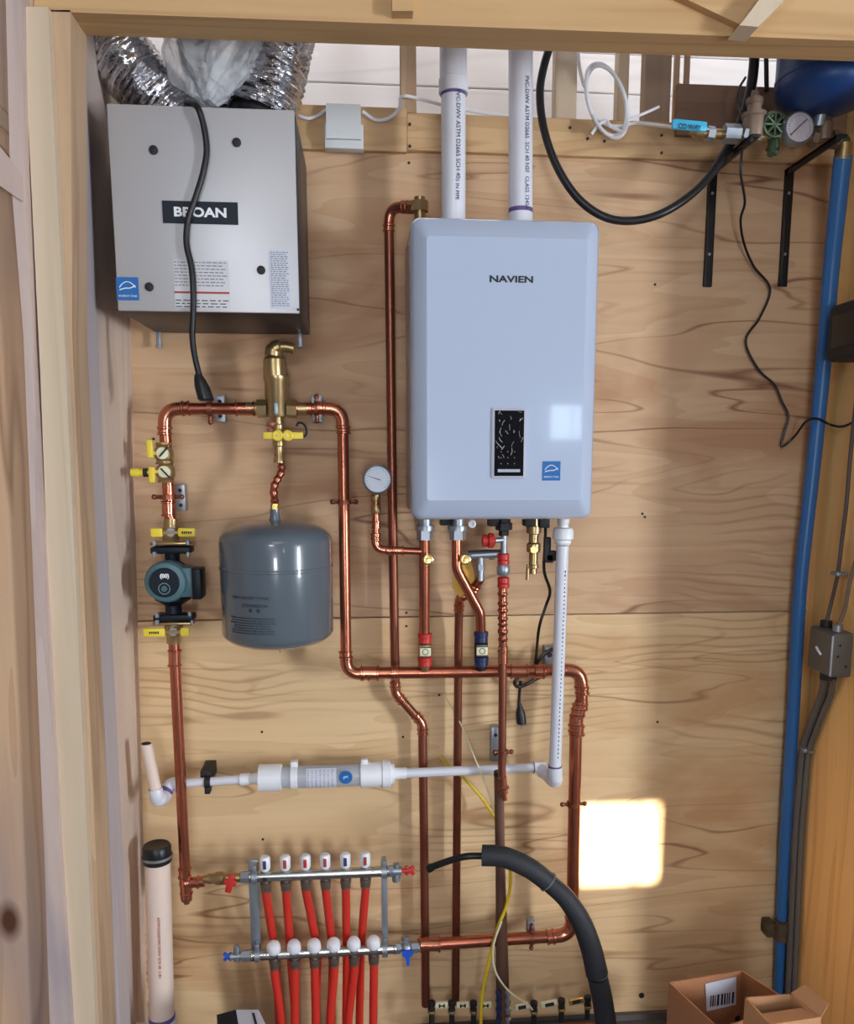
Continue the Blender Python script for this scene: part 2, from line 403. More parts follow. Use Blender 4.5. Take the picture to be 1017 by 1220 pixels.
part('window_frame', wfm, WHITE, wn)
part('mullion', MB().box((wx+.045, Y1-.006, wz-hh), (wx+.055, Y1+.006, wz+hh)), WHITE, wn)
struct('wall_west', MB().box((-3.9, ROOM_Y, 0), (-3.88, 1.0, 3.4)), PLASTER, (-3.9, 0, 0))
struct('wall_east', MB().box((6.0, ROOM_Y, 0), (6.02, 1.0, 3.4)), PLASTER, (5.2, 0, 0))
struct('ceiling', MB().box((-3.9, ROOM_Y, 3.4), (6.0, 1.0, 3.42)), PLASTER, (0, 0, 3.4))
struct('wall_north', MB().box((-3.9, 1.0, 0), (6.0, 1.02, 3.4)), PLASTER, (0, 1, 0))

def slab_px(q, off, dy, bev=None):
    return MB().prism([W(x, y, off) for x, y in q], (0, dy, 0))
# left side wall of the recess (leans with the frame) and its studs
def XL(z): return -.602-(2.06+.24-z)*.031
pl = MB(); pl.prism([Vector((XL(2.75), 0, 2.75)), Vector((XL(0), 0, 0)), Vector((XL(0), -.41, 0)), Vector((XL(2.75), -.41, 2.75))], (-.02, 0, 0))
struct('wall_left', pl, PLY_SIDE, (-.62, -.2, 0))
wf = struct('wall_front_left', loc=(-.7, -.5, 0))
part('stud', slab_px([(52, 12), (84, 12), (86, 400), (119, 1126), (126, 1300), (100, 1300), (58, 400)], .50, .095), PINE_V, wf)
part('stud', slab_px([(88, 50), (103, 446), (138, 1126), (146, 1300), (128, 1300), (90, 446), (76, 50)], .395, .09), GREYSTUD, wf)
part('stud', slab_px([(27, 8), (57, 8), (79, 446), (114, 1223), (117, 1300), (80, 1300), (48, 446)], .525, .024), PINE_WHITE, wf)
part('stud', slab_px([(6, -30), (25, -30), (30, 200), (38, 400), (70, 1000), (90, 1300), (62, 1300), (52, 1000), (28, 400), (12, 200)], .545, .04), PINE_BLUE, wf)
part('wall_board', slab_px([(-160, -160), (40, -160), (36, 400), (66, 1126), (80, 1320), (-120, 1320)], .508, .02), PINE_L, wf)
part('brace', slab_px([(-60, 105), (26, 206), (27, 240), (-60, 180)], .55, .045), PINE_BLUE, wf)
part('brace', slab_px([(-60, 60), (22, 150), (24, 170), (-60, 96)], .53, .03), PINE_V, wf)
# header across the opening with rafters above
hd = struct('trim_2', loc=(.3, -.5, 2.6))
zb = W(300, 27, .50).z
part('header_beam', slab_px([(-150, 6), (1300, 58.6), (1300, -40), (-150, -90)], .50, .09), PINE, hd)
part('rafter_block', slab_px([(467, -30), (492, -30), (492, 13), (467, 13)], .53, .03), PINE, hd)
part('rafter_brace', slab_px([(760, -28), (881, 29), (925, -28)], .52, .02), PINE, hd)
part('rafter_brace', slab_px([(881, 30), (903, 32), (962, -28), (925, -28)], .56, .06), PINE_WHITE, hd)
# right jamb just outside the view and the orange side wall
part('stud', MB().box((1.313, -.50, 0), (1.40, -.41, zb)), PINE_V, struct('wall_front_right', loc=(1.35, -.5, 0)))
struct('wall_right', MB().box((XR, -.50, 0), (XR+.02, 0, 2.75)), PLY_RIGHT, (XR, -.2, 0))

# ================================================================== VENTILATION BOX
def lbl(parent, name, m, x0, y0, x1, y1, off, thick=.0008):
    a = W(x0, y0, off); b = W(x1, y1, off)
    return part(name, MB().box((a.x, -off-thick, b.z), (b.x, -off, a.z)), m, parent)
def print_rows(parent, name, m, x0, z0, x1, z1, y, rows, words, h=.4):
    mb = MB(); rh = (z1-z0)/rows
    for i in range(rows):
        x = x0
        while x < x1:
            w = random.uniform(.5, 1.5)*(x1-x0)/words
            if x+w > x1: break
            mb.box((x, y-.0004, z1-rh*(i+.5)-rh*h/2), (x+w, y, z1-rh*(i+.5)+rh*h/2)); x += w+(x1-x0)/words*.35
    return part(name, mb, m, parent)
def energy_label(parent, x0, y0, x1, y1, off):
    l = lbl(parent, 'energy_label', LABELBLUE, x0, y0, x1, y1, off, .001)
    a = W(x0, y0, off); b = W(x1, y1, off); w = b.x-a.x; y = -off-.0013; cx_ = (a.x+b.x)/2; cz_ = (a.z+b.z)/2
    mb = MB(); mb.tube([Vector((cx_-w*.36+w*.72*t, y, cz_+w*.05+w*.26*math.sin(t*PI)**.8)) for t in [i/10 for i in range(11)]], w*.022, 6)
    mb.tube(smooth_path([Vector((cx_-w*.36, y, cz_-w*.05)), Vector((cx_-w*.1, y, cz_+w*.02)), Vector((cx_+w*.12, y, cz_+w*.03)), Vector((cx_+w*.36, y, cz_+w*.14))], 4), w*.026, 6)
    part('emblem', mb, WHITE, l)
    text_mesh('lettering', 'ENERGY STAR', w*.13, WHITE, l, face_mtx(Vector((cx_, y, cz_-w*.33))), .0003)
    return l
a = W(125, 123, .36); b = W(357, 375, .36)
X0, X1, Z0, Z1 = a.x+.002, b.x+.001, b.z, a.z
erv = thing('ventilation_unit', ((X0+X1)/2, -.18, Z0), 'silver-fronted ventilation box with a black nameplate hung high at left under foil ducts', 'ventilator')
mb = MB(); mb.box((X0, -.352, Z0+.004), (X1, -.02, Z1-.004), .003)
part('case', mb, DARKSTEEL, erv)
part('front_panel', MB().box((X0+.001, -.360, Z0+.003), (X1-.002, -.352, Z1), .002), PANEL, erv)
for x, y in ((183, 179), (282, 170), (311, 322), (178, 342)):
    p = W(x, y, .36); k = part('latch', MB().lathe(p, (0, -1, 0), [(0, .0095), (.003, .0095), (.004, .007)], 16), BLACKM, erv)
    part('slot', MB().box(p+Vector((-.005, -.0048, -.001)), p+Vector((.005, -.0038, .001))), INK, k)
np_ = lbl(erv, 'nameplate', NAVY, 193, 239, 284, 268, .361, .0015)
c0 = W(238.5, 253.5, .3627)
text_mesh('lettering', 'BROAN', .0265, WHITE, np_, face_mtx(c0), .0005, bold=.0009, xs=1.26)
energy_label(erv, 138, 330, 166, 358, .3605)
l = lbl(erv, 'instruction_label', PAPER, 320, 297, 347, 368, .3605)
A = W(320, 297, .3605); B = W(347, 368, .3605)
print_rows(l, 'small_print', GREYINK, A.x+.003, B.z+.004, B.x-.003, A.z-.004, -.3615, 26, 7)
l = lbl(erv, 'diagram_label', PANEL, 206, 309, 274, 368, .3605, .0004)
A = W(206, 309, .3605); B = W(274, 368, .3605)
print_rows(l, 'small_print', GREYINK, A.x+.002, B.z+.045, B.x-.002, A.z-.002, -.3611, 8, 16, .3)
print_rows(l, 'bottom_print', INK, A.x+.002, B.z, B.x-.002, B.z+.02, -.3611, 3, 9, .3)
A2 = W(206, 347, .36); part('red_rule', MB().box((A.x, -.3618, A2.z-.004), (B.x, -.3611, A2.z)), REDINK, l)
for x in (189, 357):
    p = W(x, 402, .03); h = MB(); h.box(p+Vector((-.006, -.004, -.022)), p+Vector((.006, .004, .03)), .001); h.box(p+Vector((-.008, -.012, -.026)), p+Vector((.008, .004, -.020)), .001)
    part('mounting_hook', h, ZINC, erv)
for x in (138, 355):
    p = W(x, 369, .361); part('screw', MB().cyl(p, p+Vector((0, -.002, 0)), .003, seg=8), BLACKM, erv)

def crinkle_tube(pts, r, seg=40, rings=110, amp=.009, pitch=.013, sq=None):
    path = smooth_path(pts, rings//max(1, len(pts)-1)); mb = MB(); mb.tube(path, r, seg, False)
    rn = random.Random(5); mb.bm.verts.ensure_lookup_table()
    L = 0; 
    for i, p in enumerate(path):
        if i: L += (p-path[i-1]).length
        w = math.sin(L/pitch*2*PI)
        for k in range(seg):
            v = mb.bm.verts[i*seg+k]; d = (v.co-p); n = d.normalized()
            v.co += n*(amp*.42*w + amp*rn.uniform(-.14, .14) + amp*.4*math.sin(k*.9+L*37)*math.cos(L*21+k*.35))
    return mb
solo('foil_duct', crinkle_tube([W(105, 20, .16), W(132, 50, .17), W(160, 88, .18), W(200, 132, .18), W(216, 150, .18)], .072), FOIL, W(200, 130, .18),
     'crinkled silver foil duct curving up to the left from the top of the ventilation box', 'duct', 'foil ducts')
solo('foil_duct', crinkle_tube([W(335, 0, .16), W(327, 50, .16), W(318, 95, .17), W(308, 140, .17)], .083, amp=.013), FOIL, W(318, 130, .17),
     'wider crinkled foil duct rising at the right corner of the ventilation box', 'duct', 'foil ducts')
solo('duct_collar', MB().lathe(W(312, 150, .17), (0, 0, 1), [(0, .076), (.055, .076), (.058, .082), (.066, .082), (.067, .06)], 32), BLACK, W(312, 150, .17),
     'black round collar under the right foil duct on the ventilation box', 'duct collar')
bag = thing('wrapped_duct', W(245, 128, .22), 'duct bundled in crumpled clear plastic film between the two foil ducts', 'duct')
fm = MB(); path = smooth_path([W(238, 10, .24), W(238, 45, .25), W(236, 75, .26), W(246, 100, .27), W(255, 121, .27)], 14)
def folds(mb_, path_, seg_, n1, n2, amp):
    mb_.bm.verts.ensure_lookup_table()
    for i_, p_ in enumerate(path_):
        for k_ in range(seg_):
            v_ = mb_.bm.verts[i_*seg_+k_]; d_ = v_.co-p_; a_ = 2*PI*k_/seg_
            v_.co = p_+d_*(1+amp*math.sin(n1*a_+i_*.12)+amp*.6*math.sin(n2*a_-i_*.21+1)+amp*.35*math.sin(i_*.55+a_*2))
rs = [.085-.058*(i/(len(path)-1))**1.7 for i in range(len(path))]; fm.tube(path, rs, 60, True); folds(fm, path, 60, 5, 11, .11)
part('plastic_film', fm, FILM, bag)
fm = MB(); path = smooth_path([W(280, 30, .25), W(276, 62, .27), W(262, 96, .29), W(250, 122, .29)], 14)
rs = [.062-.045*(i/(len(path)-1))**1.5 for i in range(len(path))]; fm.tube(path, rs, 60, True); folds(fm, path, 60, 4, 9, .14)
part('plastic_film', fm, FILM, bag)
part('inner_hose', crinkle_tube([W(232, 0, .2), W(236, 50, .2), W(246, 100, .2), W(252, 130, .2)], .045, amp=.01), mat('pale_duct', (176, 178, 186), .35, .5), bag)

cord = thing('power_cord', W(243, 480, .372), 'black power cord hanging down the front of the ventilation box to a loose plug', 'cord')
part('cable', MB().tube(smooth_path(px([(222, 122, .30), (234, 126, .375), (242, 148, .376), (246, 178, .372), (242, 205, .372), (233, 235, .372), (224, 262, .372), (222, 290, .372), (228, 318, .372), (230, 345, .372), (230, 372, .372), (229, 400, .372), (232, 425, .372), (238, 450, .372)]), 6), .0068, 10), BLACK, cord)
pg = MB(); pa = W(236, 446, .372); pb = W(246, 478, .372); pg.lathe(pa, pb-pa, [(0, .008), (.012, .013), (.03, .017), ((pb-pa).length-.004, .018), ((pb-pa).length, .014)], 14)
part('plug', pg, BLACK, cord)

# ================================================================== SMALL BOX ON LEDGER
jb = thing('junction_box', W(409, 150, .03), 'small off-white wall box with a sloping cover on the ledger right of the ventilation box', 'junction box')
a = W(388, 122, .05); b = W(430, 168, .05)
m_ = MB(); m_.prism([Vector((a.x, -.02, b.z)), Vector((a.x, -.062, b.z)), Vector((a.x, -.066, b.z+.02)), Vector((a.x, -.046, a.z)), Vector((a.x, -.02, a.z))], (b.x-a.x, 0, 0))
part('cover', m_, BONE, jb)
a = W(386, 146, .055); b = W(433, 177, .055); part('base', MB().box((a.x, -.052, b.z), (b.x, -.02, a.z), .002), BONE, jb)
solo('white_cable', MB().tube(smooth_path(px([(432, 133, .03), (445, 142, .03), (456, 143, .03), (468, 138, .03), (476, 128, .03), (479, 115, .03), (500, 118, -.01), (540, 128, -.02), (600, 138, -.02), (640, 141, -.02)]), 6), .0045, 8), WHITE, W(456, 143, .03),
     'thin white cable looping right from the small wall box along the ledger top', 'cable')
solo('white_cable', MB().tube(smooth_path(px([(388, 131, .03), (378, 138, .025), (366, 141, .025), (350, 136, .02)]), 6), .0045, 8), WHITE, W(366, 141, .03),
     'short white cable from the small wall box towards the foil duct', 'cable')

# ================================================================== PVC VENT PIPES
def letters_on_pipe(parent, pts, r, s, size, m):
    a, b = pts; d = (b-a); mt = Matrix.Translation((a+b)/2+Vector((0, -r-.0002, 0))) @ Matrix.Rotation(-math.atan2(d.x, -d.z) if abs(d.z) > abs(d.x) else 0, 4, 'Y') @ Matrix.Rotation(PI/2, 4, 'Y') @ Matrix.Rotation(PI/2, 4, 'X')
    return text_mesh('printed_text', s, size, m, parent, mt, .0004)
vp = thing('vent_pipe', W(540, 252, .17), 'white PVC flue pipe with a thicker socket, entering the top of the boiler at left', 'pipe', 'white vent pipes above the boiler')
pa, pb = W(540, 276, .17), W(540, 90, .17); r1 = 14.5*sc(540, 180, .17)
part('pipe', MB().cyl(pa, pb, r1), PVC, vp)
c1 = W(540, 112, .17); c2 = W(540, 20, .17)
part('coupling', MB().lathe(c1, (c2-c1), [(0, r1*1.18), (.002, r1*1.2), (.03, r1*1.2), (.033, r1*1.12), (.034, r1*1.12), ((c2-c1).length, r1*1.12)], 28), PVC, vp)
part('primer_ring', MB().cyl(c1+Vector((0, 0, -.006)), c1+Vector((0, 0, .001)), r1*1.03), PVC_PURPLE, vp)
letters_on_pipe(vp, (W(544, 120, .17), W(544, 210, .17)), r1, 'PVC-DWV ASTM D2665 SCH 40', .0145, INKBLUE)
letters_on_pipe(vp, (W(543, 214, .17), W(543, 246, .17)), r1, '3 IN PIPE', .0125, INKBLUE)
vp = thing('vent_pipe', W(620, 253, .17), 'plain white PVC flue pipe entering the top of the boiler at right', 'pipe', 'white vent pipes above the boiler')
pa, pb = W(620, 278, .17), W(620, 20, .17); part('pipe', MB().cyl(pa, pb, r1), PVC, vp)
q = W(620, 249, .17); part('primer_ring', MB().cyl(q, q+Vector((0, 0, -.01)), r1*1.02), PVC_PURPLE, vp)
letters_on_pipe(vp, (W(625, 105, .17), W(625, 245, .17)), r1, 'PVC-DWV ASTM D2665  SCH 40 NSF  CLASS 12454', .0135, INKBLUE)

# ================================================================== BOILER
a = W(492, 251, .34); b = W(713, 621, .34); X0, X1, Z0, Z1 = .108, .552, W(600, 620, .34).z, W(600, 256, .34).z
bo = thing('boiler', (.33, -.17, Z0), 'large white wall-hung boiler with a black display under two white vent pipes', 'boiler')
part('rear_case', MB().loft([(X0+.002, X1-.002, Z0+.008, Z1-.004, -.018, .012), (X0+.002, X1-.002, Z0+.008, Z1-.004, -.235, .012)]), ENAMEL_S, bo)
R = .022
lp = [(X0+.001, X1-.001, Z0, Z1, -.236, R), (X0, X1, Z0, Z1, -.245, R), (X0, X1, Z0, Z1, -.300, R), (X0+.003, X1-.003, Z0+.003, Z1-.003, -.312, R), (X0+.010, X1-.010, Z0+.010, Z1-.010, -.322, R),
      (X0+.030, X1-.030, Z0+.042, Z1-.042, -.334, .012), (X0+.033, X1-.033, Z0+.045, Z1-.045, -.336, .010), (X0+.036, X1-.036, Z0+.048, Z1-.048, -.3375, .008)]
part('front_cover', MB().loft(lp), ENAMEL, bo)
YF = .3375
text_mesh('lettering', 'NAVIEN', .020, INK, bo, face_mtx(W(609, 333, YF+.0003)), .0004, bold=.0007, xs=1.45)
d0 = W(586, 486, YF); d1 = W(625.5, 570, YF)
fr = MB(); fr.loft([(d0.x, d1.x, d1.z, d0.z, -YF, .004), (d0.x, d1.x, d1.z, d0.z, -YF-.004, .004), (d0.x+.004, d1.x-.004, d1.z+.004, d0.z-.004, -YF-.005, .003)])
dp = part('control_panel', fr, ENAMEL_S, bo)
part('display', MB().box((d0.x+.006, -YF-.0058, d1.z+.006), (d1.x-.006, -YF-.0048, d0.z-.006)), SCREEN, dp)
rn = random.Random(11); cm = MB(); yy = -YF-.0064
for i in range(26):
    x = rn.uniform(d0.x+.012, d1.x-.012); z = rn.uniform(d1.z+.04, d0.z-.010); an = rn.uniform(.9, 2.4); l_ = rn.uniform(.004, .018)
    v = Vector((math.cos(an)*l_, 0, math.sin(an)*l_)); x2 = min(max(x+v.x, d0.x+.009), d1.x-.009); z2 = min(z+v.z, d0.z-.008)
    cm.tube([Vector((x, yy, z)), Vector(((x+x2)/2+rn.uniform(-.002, .002), yy-.0006, (z+z2)/2)), Vector((x2, yy, z2))], rn.uniform(.0003, .0009), 5)
part('film_creases', cm, CREASE, dp, 'crumpled protective film over the display')
part('status_strip', MB().box((d0.x+.014, yy-.0004, d1.z+.015), (d1.x-.014, yy, d1.z+.022)), CREASE, dp)
bt = MB()
for i in range(3):
    for j in range(3): bt.cyl(Vector((d0.x+.022+i*.016, -YF-.0056, d1.z+.035+j*.014)), Vector((d0.x+.022+i*.016, -YF-.0064, d1.z+.035+j*.014)), .0014, seg=8)
part('buttons', bt, GREYINK, dp)
energy_label(bo, 646, 549.5, 667, 572.5, YF)
for x, y, r in ((530, 620, 6), (590, 621, 9), (630, 621, 7), (647, 623, 6)):
    p = W(x, y, .16); part('underside_fitting', MB().box(p+Vector((-r*.0022, -.02, -.012)), p+Vector((r*.0022, .02, .03)), .002), BLACKM, bo)
pc = W(562, 624, .22); part('plug', MB().lathe(pc, (0, -1, 0), [(0, .010), (.008, .010), (.009, .005), (.003, .004)], 16), WHITE, bo)

# ================================================================== COPPER PIPEWORK
def bead(mb, p, t, r, l=.004, k=1.14): mb.lathe(Vector(p)-Vector(t)*l, t, [(0, r), (l*.5, r*k), (l*1.5, r*k), (l*2, r)], 16)
def pipe_run(name, pts, w, label, cat='pipe', m=COPPER, mf=None, couplings=(), group=None, rad=1.9, elbow=True, ends=True, base=None):
    """a pipe through the points (px,py,off); press elbows at the corners, couplings as (px,py,off,dx,dy,length_m)"""
    mf = mf or COPPER_F
    P = px(pts); r = w/2*sc(*pts[len(pts)//2]); t = thing(name, base or P[-1], label, cat, group)
    path, cor = fillet(P, r*rad*1.4, 8)
    part('pipe', MB().tube(path, r, 18), m, t)
    if elbow:
        for c in cor:
            e = MB(); e.tube(c, r*1.13, 18)
            t0 = (c[0]-c[1]).normalized(); t1 = (c[-1]-c[-2]).normalized()
            for q, tt in ((c[0], t0), (c[-1], t1)):
                e.cyl(q, q+tt*r*1.5, r*1.13, seg=18); bead(e, q+tt*r*.5, tt, r*1.15); bead(e, q+tt*r*1.5, tt, r*1.13, .003)
            part('elbow', e, mf, t)
    for cpl in couplings:
        x, y, o, dx, dy, ln = cpl; p = W(x, y, o); d = (W(x+dx*10, y+dy*10, o)-p).normalized()
        e = MB(); e.cyl(p-d*ln/2, p+d*ln/2, r*1.13, seg=18)
        for s in (-1, 1): bead(e, p+d*s*(ln/2-.003), d, r*1.15, .003)
        part('coupling', e, mf, t)
    return t, r
LO = .11
# left loop
t, r = pipe_run('copper_pipe', [(207, 761, .12), (214, 905, .12), (221, 1052, .12)], 13, 'copper pipe dropping from the circulator pump to the red-handled rail valve', couplings=[(208, 784, .12, 0, 1, .045), (220, 1040, .12, 0, 1, .03)])
tp = MB(); q = W(221, 1052, .12); tp.ball(q, r*1.25); tp.cyl(q, W(244, 1050, .12), r*1.05); tp.cyl(q, W(222, 1070, .12), r*1.1); bead(tp, W(236, 1051, .12), (1, 0, 0), r*1.1); bead(tp, W(222, 1064, .12), (0, 0, 1), r*1.1)
part('tee', tp, COPPER_F, t)
part('drain_cap', MB().lathe(W(222, 1066, .12), (0, 0, -1), [(0, .009), (.006, .015), (.016, .015), (.020, .008), (.026, .008)], 14), COPPER_D, t)
t, r = pipe_run('copper_pipe', [(203, 621, .12), (195, 487, .12), (303, 487, .12)], 14.5, 'copper pipe turning from above the pump to the left side of the brass air separator', couplings=[(292, 487, .12, 1, 0, .05), (201, 606, .12, .03, 1, .04)])
t, r = pipe_run('copper_pipe', [(352, 487, .12), (408, 487, .12), (412.5, 803, .12), (452, 802.5, .12)], 13, 'tall copper pipe dropping from the air separator past the right side of the grey tank', couplings=[(362, 487, .12, 1, 0, .04)])
t, r = pipe_run('copper_pipe', [(428, 802, .12), (560, 800.5, .12), (692, 798, .12), (693, 846, .12)], 14, 'thick horizontal copper pipe crossing under the boiler below the red and blue valves', couplings=[(440, 802, .12, 1, 0, .05), (470, 801.5, .12, 1, 0, .02), (618, 800, .12, 1, 0, .05), (642, 800, .12, 1, 0, .03)])
t, r = pipe_run('copper_pipe', [(692, 836, .12), (686, 858, .12), (681, 1114, .12), (497, 1126, .12)], 14, 'copper pipe descending at far right and turning left to the lower steel rail', couplings=[(687, 870, .12, 0, 1, .03), (512, 1125, .12, 1, 0, .06), (690, 842, .12, -.3, 1, .02)])
# drops
t, r = pipe_run('copper_pipe', [(500, 247, .10), (463, 247, .045), (468, 640, .045), (471, 826, .045), (503, 862, .045), (505, 1000, .045), (507, 1198, .045)], 10.5,
                'long thin copper pipe from the boiler top down past its left side', m=COPPER_D, couplings=[])
e = MB(); e.cyl(W(484, 247, .07), W(500, 247, .10), .017, seg=8); e.cyl(W(500, 240, .10), W(500, 252, .10), .022, seg=8); e.cyl(W(500, 235, .10), W(500, 275, .10), .014)
part('brass_fitting', e, BRASS, t)
t, r = pipe_run('copper_pipe', [(572, 690, .15), (562, 705, .12), (547, 712, .06), (546, 760, .045), (542.5, 1195, .045)], 10, 'copper pipe dropping behind the others from under the blue-valve bend to the bottom valves', m=COPPER_D)
# gauge branch
t, r = pipe_run('copper_pipe', [(448, 598, .16), (447, 655, .16), (502, 657, .16)], 9, 'short copper branch linking the round pressure gauge to the left boiler outlet',
                couplings=[(448, 625, .16, 0, 1, .02), (474, 656, .16, 1, 0, .03), (448, 640, .16, 0, 1, .02)])
part('adapter', MB().lathe(W(448, 612, .16), (0, 0, 1), [(0, .010), (.006, .012), (.02, .012), (.024, .009), (.034, .009), (.036, .012), (.045, .012)], 12), BRASS, t)
g = thing('pressure_gauge', W(449, 588, .16), 'small round white-faced gauge left of the boiler', 'gauge')
p = W(449.5, 571, .16); rr = 17.5*sc(449, 571, .16)
part('gauge_case', MB().lathe(p+Vector((0, .012, 0)), (0, -1, 0), [(0, rr*.8), (.004, rr), (.020, rr), (.024, rr*.96), (.026, rr*.86), (.024, rr*.84)], 32), ZINC, g)
part('dial', MB().cyl(p+Vector((0, -.0125, 0)), p+Vector((0, -.0135, 0)), rr*.86, seg=32), mat('gauge_face', (206, 216, 232), .3), g)
def ticks(pp, r_, n, a0, a1, y):
    t_ = MB()
    for i in range(n):
        a_ = math.radians(a0+(a1-a0)*i/(n-1)); d_ = Vector((math.cos(a_), 0, math.sin(a_)))
        t_.tube([pp+d_*r_*.68+Vector((0, y, 0)), pp+d_*r_*.80+Vector((0, y, 0))], .0005, 4)
    return t_
part('scale_marks', ticks(p, rr, 22, -45, 225, -.0138), INK, g)
part('needle', MB().tube([p+Vector((rr*.2, -.0145, -.002)), p+Vector((-rr*.6, -.0145, rr*.22))], [.0012, .0005], 5), INK, g)
part('stem', MB().cyl(W(449, 590, .16), W(448, 600, .16), .008, seg=6), BRASS, g)

# boiler outlets
for x, lab in ((505, 'left'), (545, 'right')):
    pass
def nut(parent, x, y0, y1, off, w):
    m_ = MB(); rr_ = w/2*sc(x, y0, off); a_, b_ = W(x, y0, off), W(x, y1, off); l_ = (b_-a_)
    m_.cyl(a_, a_+l_*.45, rr_*.72, seg=18); m_.cyl(a_+l_*.4, a_+l_*.6, rr_, seg=18); m_.hexnut(a_+l_*.58, b_, rr_*.85)
    return part('union_nut', m_, ZINC, parent)
def cap_dial(parent, x, y, off):
    p_ = W(x, y, off); rr_ = 6.3*sc(x, y, off)
    return part('brass_cap', MB().lathe(p_+Vector((0, .02, 0)), (0, -1, 0), [(0, rr_*.7), (.012, rr_*.7), (.013, rr_), (.024, rr_), (.026, rr_*.7), (.0255, rr_*.5)], 18), BRASS_G, parent)
t, r = pipe_run('copper_pipe', [(505.5, 636, .16), (505.5, 760, .14)], 12.5, 'straight copper pipe from the left boiler outlet down to the red-collared valve')
nut(t, 506, 615, 643, .16, 23); cap_dial(t, 509.5, 667, .20)
t, r = pipe_run('copper_pipe', [(544, 636, .16), (544, 678, .16), (572, 730, .15), (573, 760, .14)], 12, 'offset copper pipe bending right from the second boiler outlet to the dark blue valve', elbow=False, rad=3)
nut(t, 545, 615, 643, .16, 23); cap_dial(t, 554, 667, .20)
def collar_valve(x, y0, y1, off, m, label):
    v = thing('check_valve', W(x, y1, off), label, 'valve'); s = sc(x, y0, off); a_, b_ = W(x, y0, off), W(x, y1, off); L_ = (b_-a_); d_ = L_.normalized(); l = L_.length
    part('body', MB().lathe(a_, d_, [(0, 6*s), (l*.3, 6*s), (l*.33, 8.2*s), (l*.68, 8.2*s), (l*.7, 6*s), (l, 6*s), (l+.012, 4*s)], 18), BLACKM if m is DKBLUE else BRASS, v)
    for f0, f1 in ((.0, .30), (.70, .98)):
        part('collar', MB().lathe(a_+L_*f0, d_, [(0, 7*s), (.002, 8.6*s), (l*(f1-f0)*.45, 8.6*s), (l*(f1-f0)*.5, 7.8*s), (l*(f1-f0)*.95, 8*s), (l*(f1-f0), 7*s)], 20), m, v)
    c_ = a_+L_*.51; w_ = 6.6*s
    tg = part('tag', MB().box(c_+Vector((-w_, -8.2*s-.004, -w_*.95)), c_+Vector((w_, -8.2*s+.001, w_*.95)), .001), CREAM, v)
    ring = MB(); ring.tube([c_+Vector((math.cos(i*PI/8)*w_*.5, -8.2*s-.0045, math.sin(i*PI/8)*w_*.5)) for i in range(17)], .0009, 5, False)
    ring.box(c_+Vector((-w_*.98, -8.2*s-.0045, w_*.7)), c_+Vector((w_*.98, -8.2*s-.0039, w_*.9))); ring.box(c_+Vector((-w_*.98, -8.2*s-.0045, -w_*.9)), c_+Vector((w_*.98, -8.2*s-.0039, -w_*.75)))
    part('ring_mark', ring, INK, tg); return v
collar_valve(506, 754, 794, .14, RED, 'red-collared valve on the left pipe below the boiler, above the horizontal pipe')
collar_valve(573, 752, 794, .14, DKBLUE, 'dark blue collared valve standing on the horizontal copper pipe')

# gas line
gl = thing('gas_pipe', W(601, 955, .17), 'slim copper gas line with red crimp collars and rippled fittings down the middle', 'pipe')
s = sc(599, 700, .17)
part('top_fitting', MB().lathe(W(600, 613, .17), W(600, 640, .17)-W(600, 613, .17), [(0, 8*s), (.02, 8*s), (.022, 10*s), (.040, 10*s), (.042, 6*s), (.055, 6*s)], 6), BLACKM, gl)
part('nipple', MB().cyl(W(600, 634, .17), W(600, 664, .17), 3.8*s), ZINC, gl)
for y0, y1 in ((659, 673), (687, 701)):
    a_, b_ = W(599.5, y0, .17), W(599.5, y1, .17); l = (b_-a_).length
    part('crimp_collar', MB().lathe(a_, b_-a_, [(0, 5*s), (.003, 7*s), (l*.5, 7*s), (l*.55, 6*s), (l*.6, 7.2*s), (l-.003, 7.2*s), (l, 5*s)], 18), RED, gl)
part('valve_body', MB().lathe(W(599.5, 672, .17), (0, 0, -1), [(0, 6*s), (.006, 8*s), (.024, 8*s), (.030, 6*s)], 12), ZINC, gl)
a_, b_ = W(598.5, 700, .17), W(599, 765, .17); l = (b_-a_).length; prof = []; 
for i in range(41): prof.append((l*i/40, s*(5.0+1.3*(1 if i in (4, 5, 11, 12, 16, 17, 22, 23, 27, 31, 32, 33, 38) else 0))))
part('rippled_fitting', MB().lathe(a_, b_-a_, prof, 18), COPPER, gl)
part('pipe', MB().cyl(W(599, 760, .17), W(597.5, 942, .17), 4.9*s), COPPER_D, gl)
e = MB(); e.cyl(W(599, 770, .17), W(599, 790, .17), 5.8*s); bead(e, W(599, 776, .17), (0, 0, 1), 5.8*s); part('coupling', e, COPPER_F, gl)
e = MB(); e.cyl(W(598, 925, .17), W(600, 945, .17), 5.4*s); bead(e, W(600, 938, .17), (0, 0, 1), 6*s); e.cyl(W(600, 944, .17), W(601, 953, .17), 3.6*s); part('end_cap', e, COPPER_F, gl)
kn = part('red_cap', MB().lathe(W(590, 644, .18), W(573, 644, .18)-W(590, 644, .18), [(0, .010), (.006, .019), (.018, .020), (.020, .015), (.034, .017), (.036, .008)], 10), RED, gl)
part('side_stub', MB().cyl(W(600, 643, .17), W(588, 644, .18), .007), ZINC, gl)
